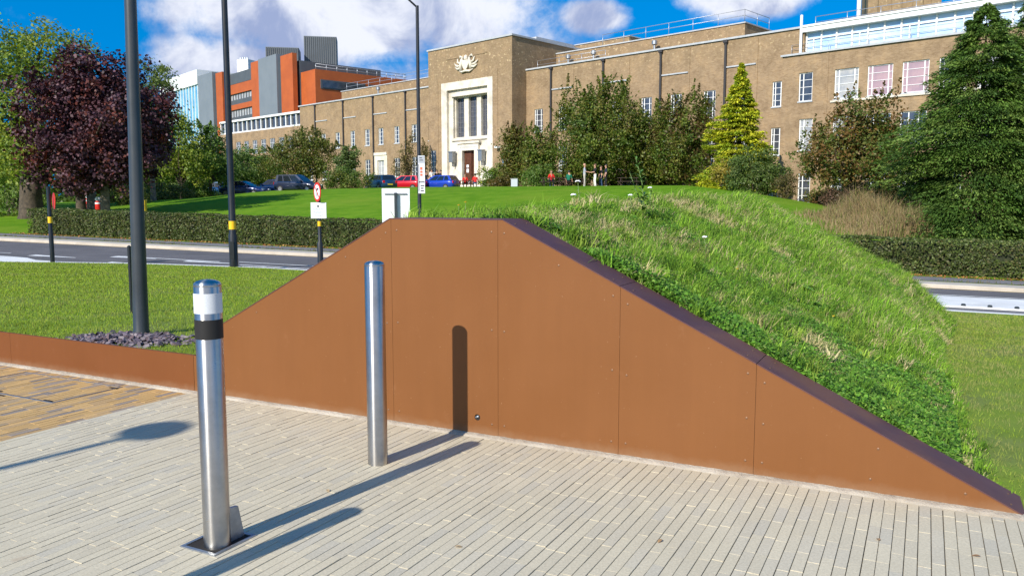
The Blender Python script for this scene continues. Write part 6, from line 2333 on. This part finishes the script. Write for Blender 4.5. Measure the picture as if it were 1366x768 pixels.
def build_car(label, paint, x, y, rz, L=4.15, Wd=1.76, H=1.47, estate=0.0, group='cars parked along the drive'):
    t = thing('parked_car', label, 'car', (x, y, zh(x, y)), rz, group)
    # forward is +x; the shell is lofted through cross sections
    hw = Wd / 2
    st = [  # x, half width at sill/belt, belt height, bottom
        (-L / 2, 0.80, 0.86, 0.38), (-L / 2 + 0.10, 0.90, 0.95, 0.26), (-L / 2 + 0.55, 0.98, 0.99, 0.20), (-0.5, 1.0, 0.97, 0.18), (0.5, 1.0, 0.94, 0.18),
        (L / 2 - 1.05, 0.99, 0.90, 0.19), (L / 2 - 0.45, 0.95, 0.80, 0.20), (L / 2 - 0.10, 0.84, 0.68, 0.24), (L / 2, 0.72, 0.58, 0.32)]
    mb = MB()
    rows = []
    for (sx, f, zb, z0) in st:
        w = hw * f
        rows.append([(sx, -w * 0.86, z0), (sx, -w, z0 + 0.16), (sx, -w * 1.0, zb - 0.16), (sx, -w * 0.93, zb), (sx, 0, zb + 0.03), (sx, w * 0.93, zb), (sx, w, zb - 0.16), (sx, w, z0 + 0.16), (sx, w * 0.86, z0)])
    vs = [p for r_ in rows for p in r_]
    n = 9
    fs = []
    for i in range(len(rows) - 1):
        for k in range(n):
            k2 = (k + 1) % n
            fs.append((i * n + k, (i + 1) * n + k, (i + 1) * n + k2, i * n + k2))
    fs.append(tuple(range(n)))
    fs.append(tuple((len(rows) - 1) * n + k for k in range(n))[::-1])
    mb.add(vs, fs, 0, True)
    body = mb.build('body', paint, t)
    # cabin
    rb, rf, wb, wf = -L / 2 + 0.52 - 0.22 * estate, 0.42, -L / 2 + 0.16, 1.06
    cab = [(wb, 0.93), (rb, H - 0.02), (-0.4, H), (rf - 0.25, H - 0.02), (wf, 0.91)]
    rows = []
    for (cx, cz) in cab:
        low = cz < 1.0
        w = hw * (0.90 if low else 0.70)
        rows.append([(cx, -w, cz), (cx, 0, cz + (0.0 if low else 0.03)), (cx, w, cz)])
    mb = MB()
    roofv = [p for r_ in rows[1:4] for p in r_]
    mb.add(roofv, [(i * 3 + k, i * 3 + k + 1, (i + 1) * 3 + k + 1, (i + 1) * 3 + k) for i in range(2) for k in range(2)], 0, True)
    # sides of the cabin in body colour (pillars), windows laid just proud of them
    for sgn in (0, 2):
        side = [r_[sgn] for r_ in rows]
        mb.add(side, [tuple(range(5))], 0)
    mb.add(rows[0] + rows[1], [(0, 1, 4, 3), (1, 2, 5, 4)], 0)
    mb.add(rows[3] + rows[4], [(0, 1, 4, 3), (1, 2, 5, 4)], 0)
    mb.build('roof', paint, t)

    def pane(name, quad_, ins, nrm):
        c = sum((Vector(p) for p in quad_), Vector()) / 4
        q2 = [c + (Vector(p) - c) * ins + Vector(nrm) * 0.012 for p in quad_]
        return MB().add(q2, [(0, 1, 2, 3)]).build(name, M['car_glass'], t)
    pane('rear_window', [rows[0][0], rows[0][2], rows[1][2], rows[1][0]], 0.84, (-1, 0, 0.5))
    pane('windscreen', [rows[3][0], rows[3][2], rows[4][2], rows[4][0]], 0.90, (0.8, 0, 0.8))
    for k, sgn in ((0, -1), (2, 1)):
        def sp(u, v):
            lo = Vector((wb + (wf - wb) * u, sgn * hw * 0.90, 0.93))
            hi = Vector((rb + (rf - 0.25 - rb) * u, sgn * hw * 0.70, H - 0.03))
            return lo.lerp(hi, v)
        for u0, u1 in ((0.10, 0.28), (0.32, 0.58), (0.61, 0.90)):
            q2 = [sp(u0, 0.08), sp(u1, 0.08), sp(u1, 0.90), sp(u0, 0.90)]
            nv = Vector((0, sgn, 0.35)) * 0.012
            MB().add([p + nv for p in q2], [(0, 1, 2, 3)]).build('side_window', M['car_glass'], t)
    for wx in (-L / 2 + 0.78, L / 2 - 0.80):
        for sgn in (-1, 1):
            Mx = Matrix.Translation((wx, sgn * (hw - 0.09), 0.315)) @ Matrix.Rotation(R(90) * -sgn, 4, 'X')
            wo = MB().lathe([(0.0, -0.1), (0.20, -0.1), (0.30, -0.09), (0.315, -0.05), (0.315, 0.06), (0.30, 0.10), (0.21, 0.105), (0.20, 0.09)], 20, M=Mx).build('wheel', M['tyre'], t)
            mb = MB()
            mb.lathe([(0.20, 0.088), (0.19, 0.10), (0.05, 0.085), (0.0, 0.095)], 20, M=Mx)
            mb.build('rim', M['rim'], wo)
    for sgn in (-1, 1):
        y0 = sgn * hw * 0.62
        MB().box(-L / 2 - 0.02, -L / 2 + 0.22, min(y0, y0 + sgn * 0.20), max(y0, y0 + sgn * 0.20), 0.70, 0.92).build('tail_light', M['tail'], t, 0.02)
        y0 = sgn * hw * 0.45
        MB().box(L / 2 - 0.30, L / 2 - 0.015, min(y0, y0 + sgn * 0.30), max(y0, y0 + sgn * 0.30), 0.56, 0.70).build('headlight', M['head'], t, 0.02)
        y0 = sgn * hw * 0.9
        MB().box(0.72, 0.88, min(y0, y0 + sgn * 0.22), max(y0, y0 + sgn * 0.22), 0.93, 1.05).build('door_mirror', paint, t, 0.03)
    MB().box(-L / 2 - 0.015, -L / 2 + 0.05, -0.26, 0.26, 0.52, 0.63).build('number_plate', M['plate_y'], t)
    MB().box(L / 2 - 0.05, L / 2 + 0.012, -0.26, 0.26, 0.36, 0.47).build('number_plate', M['plate_w'], t)
    return t


def build_cars():
    navy = car_paint('navy_paint', (0.012, 0.05, 0.12))
    red = car_paint('red_paint', (0.55, 0.012, 0.025))
    blue = car_paint('bright_blue_paint', (0.012, 0.05, 0.42))
    sky = car_paint('pale_blue_paint', (0.22, 0.36, 0.55))
    dkblue = car_paint('dark_blue_paint', (0.015, 0.03, 0.12))
    char = car_paint('charcoal_paint', (0.022, 0.030, 0.060))
    slate_ = car_paint('grey_blue_paint', (0.03, 0.05, 0.15))
    for (px, Y, rz, p, lab, kw) in [
        (508, 77.5, 125, navy, 'dark teal blue hatchback at the lawn crest left of the red car', {}),
        (541, 80, 158, red, 'red hatchback parked between the two blue hatchbacks', {}),
        (586, 80.5, 152, blue, 'bright blue hatchback right of the red car', {}),
        (305, 75, -35, sky, 'pale blue car leftmost of the parked row half behind the lamp column', {}),
        (327, 73.5, -12, dkblue, 'low dark blue saloon right of the kerb lamp column', dict(H=1.38, L=4.4)),
        (367, 77, 150, slate_, 'grey blue hatchback between the dark blue saloon and charcoal car', {}),
        (399, 75, -18, char, 'charcoal estate car left of the round no turn sign', dict(H=1.6, L=4.4, estate=1.0))]:
        build_car(lab, p, px_tree(px, Y), Y, R(rz), **kw)


build_cars()


# ------------------------------------------------------------------ people
def person(label, x, y, rz, shirt, legs, shoes, hair, pose='stand', scale=1.0, z=None, arms=None, group=None, seat_h=0.46, head_turn=0.0, bag=None):
    t = thing('person', label, 'person', (x, y, zh(x, y) if z is None else z), rz, group)
    V, E, Rr, tag_ = [], [], [], []

    def v(p, r, tg, parent=None):
        V.append(Vector(p) * scale)
        Rr.append(r * scale)
        tag_.append(tg)
        if parent is not None:
            E.append((parent, len(V) - 1))
        return len(V) - 1
    hip = 0.94 if pose == 'stand' else seat_h + 0.10
    lean = 0.0 if pose == 'stand' else 0.14
    root = v((0, 0, hip), 0.135, 'legs')
    b1 = v((0.01 + lean * .3, 0, hip + 0.18), 0.125, 'shirt', root)
    ch = v((0.0 + lean, 0, hip + 0.40), 0.145, 'shirt', b1)
    nk = v((0.0 + lean * 1.2, 0, hip + 0.535), 0.062, 'skin', ch)
    hb = v((0.02 + lean * 1.3, 0, hip + 0.625), 0.075, 'skin', nk)
    hm = v((0.02 + lean * 1.35, 0, hip + 0.70), 0.098, 'skin', hb)
    v((0.0 + lean * 1.35, 0, hip + 0.785), 0.070, 'skin', hm)
    v((0.115 + lean * 1.35, 0, hip + 0.675), 0.018, 'skin', hm)
    for sg in (-1, 1):
        v((0.0 + lean * 1.35, sg * 0.105, hip + 0.69), 0.016, 'skin', hm)
    arms = arms or {-1: ((0.02, -0.26, 1.12), (0.10, -0.25, 0.88)), 1: ((0.02, 0.26, 1.12), (0.10, 0.25, 0.88))}
    for sg in (-1, 1):
        sh = v((lean, sg * 0.175, hip + 0.45), 0.068, 'shirt', ch)
        el, ha = arms[sg]
        dz = hip - 0.94
        e = v((el[0] + lean, el[1], el[2] + dz), 0.045, 'shirt', sh)
        h = v((ha[0] + lean, ha[1], ha[2] + dz), 0.030, 'skin', e)
        d = (Vector(ha) - Vector(el)).normalized()
        side = d.cross(Vector((0, 0, 1)))
        side = side.normalized() if side.length > 0.1 else Vector((1, 0, 0))
        hp = Vector((ha[0] + lean, ha[1], ha[2] + dz))
        pm = v(hp + d * 0.06, 0.032, 'skin', h)
        for k, L in enumerate((0.07, 0.085, 0.08, 0.06)):
            o = side * (0.03 - 0.02 * k)
            f1 = v(hp + d * (0.07 + L * 0.55) + o, 0.009, 'skin', pm)
            v(hp + d * (0.07 + L) + o + Vector((0.008, 0, -0.012)), 0.008, 'skin', f1)
        f1 = v(hp + d * 0.06 + side * 0.05, 0.010, 'skin', h)
        v(hp + d * 0.10 + side * 0.062, 0.009, 'skin', f1)
        if pose == 'stand':
            spread = 0.02 * sg
            th = v((0.0, sg * 0.10, hip - 0.12), 0.092, 'legs', root)
            kn = v((0.03, sg * 0.115 + spread, 0.50), 0.064, 'legs', th)
            an = v((-0.01, sg * 0.13 + spread * 2, 0.10), 0.048, 'legs', kn)
        else:
            th = v((0.05, sg * 0.10, hip - 0.02), 0.088, 'legs', root)
            kn = v((0.43, sg * 0.13, hip + 0.0), 0.062, 'legs', th)
            an = v((0.40, sg * 0.13, 0.10), 0.045, 'legs', kn)
        hl = v((V[an].x / scale - 0.03, V[an].y / scale, 0.045), 0.042, 'shoes', an)
        v((V[an].x / scale + 0.17, V[an].y / scale + 0.02 * sg, 0.035), 0.035, 'shoes', hl)
    me = bpy.data.meshes.new('body')
    me.from_pydata([tuple(p) for p in V], E, [])
    o = bpy.data.objects.new('body', me)
    COL.objects.link(o)
    sk = o.modifiers.new('skin', 'SKIN')
    sk.use_smooth_shade = True
    for i, d in enumerate(me.skin_vertices[0].data):
        d.radius = (Rr[i] * (0.8 if tag_[i] == 'shirt' and i == ch else 1.0), Rr[i])
        d.use_root = i == 0
    ss = o.modifiers.new('sub', 'SUBSURF')
    ss.levels = 1
    ss.render_levels = 1
    dg = bpy.context.evaluated_depsgraph_get()
    dg.update()
    m2 = bpy.data.meshes.new_from_object(o.evaluated_get(dg))
    o.modifiers.clear()
    o.data = m2
    m2.name = 'body'
    mats_ = {'skin': M['skin'], 'shirt': shirt, 'legs': legs, 'shoes': shoes}
    keys = list(mats_)
    for k in keys:
        m2.materials.append(mats_[k])
    Vn = np.array([tuple(p) for p in V])
    segs = [(np.array(V[a]), np.array(V[b]), tag_[b]) for a, b in E]
    for f in m2.polygons:
        c = np.array(f.center)
        best, bt = 1e9, 'skin'
        for a, b, tg in segs:
            ab = b - a
            u = np.clip(np.dot(c - a, ab) / (np.dot(ab, ab) + 1e-9), 0, 1)
            d = np.linalg.norm(c - a - ab * u)
            if d < best:
                best, bt = d, tg
        f.material_index = keys.index(bt)
        f.use_smooth = True
    o.parent = t
    # hair as a cap over the skull
    hz = (hip + 0.70) * scale
    mb = MB()
    cx = (0.0 + lean * 1.35) * scale
    prof = [(0.104, -0.02), (0.110, 0.03), (0.103, 0.075), (0.075, 0.115), (0.0, 0.135)]
    mb.lathe([(r * scale, z_ * scale) for r, z_ in prof], 14, (cx - 0.012 * scale, 0, hz))
    mb.build('hair', hair, t)
    for sg in (-1, 1):
        mb = MB().lathe([(0.0, -0.008), (0.009, 0), (0.0, 0.008)], 8, (cx + 0.108 * scale, sg * 0.036 * scale, hz + 0.005))
        mb.build('eye', M['ink'], t)
    if bag:
        mb = MB().box(-0.30, -0.12, -0.15, 0.15, 1.02, 1.45)
        mb.build('backpack', bag, t, 0.04)
    return t


def picnic_table(label, x, y, rz, z=None):
    t = thing('picnic_table', label, 'picnic table', (x, y, zh(x, y) if z is None else z), rz, 'dark wooden picnic tables')
    mb = MB()
    for k in range(5):
        mb.box(-0.9, 0.9, -0.37 + k * 0.15, -0.37 + k * 0.15 + 0.14, 0.72, 0.76)
    mb.build('table_top', M['table_wood'], t)
    for sg in (-1, 1):
        mb = MB()
        for k in range(2):
            yy = sg * 0.62 + (k - 1) * 0.15
            mb.box(-0.9, 0.9, yy, yy + 0.14, 0.43, 0.47)
        mb.build('bench', M['table_wood'], t)
    for xx in (-0.62, 0.62):
        for sg in (-1, 1):
            mb = MB()
            mb.tube([(xx, sg * 0.72, 0.0), (xx, sg * 0.24, 0.715)], 0.045, 4)
            mb.build('leg', M['table_wood'], t)
        MB().box(xx - 0.03, xx + 0.03, -0.72, 0.72, 0.36, 0.428).box(xx - 0.03, xx + 0.03, -0.36, 0.36, 0.65, 0.718).build('cross_beam', M['table_wood'], t)
    return t


def build_people():
    c = lambda n, col: mat('cloth_' + n, col, 0.85, 0, 0.2)
    grey, white, black, green, redc, jeans, stone_c, chk, navy = (c('grey', (0.30, 0.31, 0.36)), c('white', (0.72, 0.70, 0.66)), c('black', (0.018, 0.018, 0.02)), c('green', (0.01, 0.13, 0.075)), c('red', (0.60, 0.03, 0.025)), c('jeans', (0.05, 0.09, 0.18)), c('stone', (0.42, 0.38, 0.33)), c('check', (0.36, 0.38, 0.44)), c('navy', (0.02, 0.025, 0.05)))
    sh_w = c('shoe', (0.6, 0.6, 0.6))
    H1, H2 = M['hair'], M['hair_br']
    G = 'people standing on the lawn crest'
    Yp = 63.0
    fwd = lambda sg: {-1: ((0.10, -0.22, 1.14), (0.36, -0.14, 1.12)), 1: ((0.10, 0.22, 1.14), (0.34, 0.12, 1.10))}
    person('person in a pale grey shirt and stone trousers standing leftmost with arms forward', px_tree(779.5, Yp), Yp, R(-15), chk, stone_c, sh_w, M['skin'], arms=fwd(1), group=G, scale=1.02)
    person('person in a black top and white trousers reaching to the left', px_tree(793.5, Yp + .1), Yp + 0.1, R(190), black, white, sh_w, H2, arms=fwd(1), group=G, scale=1.01)
    person('short person in dark clothes half hidden between the other standing people', px_tree(801.5, Yp + 0.8), Yp + 0.8, R(200), black, jeans, black, H2, group=G, scale=0.93)
    person('person in a dark jacket over a pale shirt standing rightmost', px_tree(808, Yp), Yp, R(185), navy, black, sh_w, H1, group=G, scale=0.99)
    picnic_table('dark picnic table with the red shirted person seated behind it', px_tree(735, 65), 65.0, R(4))
    person('person in a bright red top seated behind a picnic table', px_tree(735, 65.75), 65.72, R(-86), redc, jeans, black, H2, 'sit')
    picnic_table('dark picnic table beside the person in the green jumper', px_tree(766, 66.5), 66.5, R(8))
    person('person in a dark green jumper bending over a picnic table', px_tree(758, 65.8), 65.75, R(70), green, black, black, H1, 'sit')
    picnic_table('empty dark picnic table right of the standing people', px_tree(838, 64.5), 64.5, R(-6))
    picnic_table('dark picnic table below the entrance steps with two people', px_tree(619, 73), 73.0, R(5))
    person('person in a red shirt and blue jeans with back turned at the entrance table', px_tree(634, 71.9), 72.3, R(100), redc, jeans, sh_w, H1, 'sit')
    person('person in a dark red top leaning over the entrance table', px_tree(621, 74), 73.7, R(-88), redc, black, black, H2, 'sit')
    G = 'people by the entrance wall'
    person('person in a white top by the wall behind the bright blue car', px_tree(576, 84), 84.0, R(-60), white, black, black, H1, group=G, z=zh(px_tree(576, 84), 84.0) + 0.5)
    person('person in black clothes with a backpack right of the white topped one', px_tree(583, 84.5), 84.5, R(-120), black, black, black, H1, group=G, bag=black, z=zh(px_tree(583, 84.5), 84.5) + 0.4)
    person('person in a dark coat closest to the stone entrance', px_tree(588, 84), 84.0, R(200), navy, navy, black, H1, group=G, z=zh(px_tree(588, 84), 84.0) + 0.4)
    person('person in dark clothes leftmost behind the bright blue car', px_tree(569, 85), 85.0, R(-80), black, navy, black, H1, group=G, z=zh(px_tree(569, 85), 85.0) + 0.3)
    # low terrace they stand on
    x0 = px_tree(578, 84.5)
    o = MB().box(-3.2, 3.6, -1.6, 5.0, -0.5, 0.42).build('terrace', M['stone'])
    o.location = (x0, 85.0, zh(x0, 85.0))
    o.rotation_euler.z = B_RZ
    structure(o, 'pale stone terrace beside the entrance')
    # red bins, yellow cabinet and the grey utility box
    for (px, Y, lab) in [(131, 49, 'red litter bin with a white top right of the pale trunk'), (119, 52, 'red litter bin partly hidden behind the pale trunk')]:
        x = px_tree(px, Y)
        t = thing('litter_bin', lab, 'litter bin', (x, Y, zh(x, Y)), 0, 'red litter bins under the trees')
        MB().lathe([(0.0, 0.0), (0.17, 0.0), (0.18, 0.04), (0.18, 0.80), (0.165, 0.82)], 20).build('body', M['bin_red'], t)
        MB().lathe([(0.18, 0.80), (0.18, 0.90), (0.13, 1.0), (0.0, 1.02)], 20).build('lid', M['sign_white'], t)
        MB().lathe([(0.181, 0.6), (0.1815, 0.7)], 20).build('band', M['sign_white'], t)
    x = px_tree(191.5, 45)
    t = thing('grit_box', 'small yellow cabinet peeping out right of the thick grey column', 'cabinet', (x, 45, zh(x, 45)), R(10))
    MB().box(-0.09, 0.12, -0.2, 0.2, 0.35, 0.95).build('body', M['yellow'], t, 0.02)
    MB().box(-0.11, 0.14, -0.22, 0.22, 0.951, 1.02).build('lid', M['yellow'], t, 0.02)
    MB().box(-0.05, 0.05, -0.05, 0.05, 0, 0.35).build('stand', M['post_black'], t)
    x = px_tree(687, 70)
    t = thing('utility_box', 'pale grey utility cabinet under the narrow olive hornbeam', 'utility box', (x, 70, zh(x, 70)), R(-20))
    MB().box(-0.3, 0.3, -0.2, 0.2, 0, 0.82).build('cabinet', M['utility'], t, 0.015)
    MB().box(-0.33, 0.33, -0.23, 0.23, 0.821, 0.86).build('lid', M['galv'], t)
    MB().box(0.30, 0.32, -0.12, 0.12, 0.1, 0.7).build('door', M['galv'], t)


build_people()
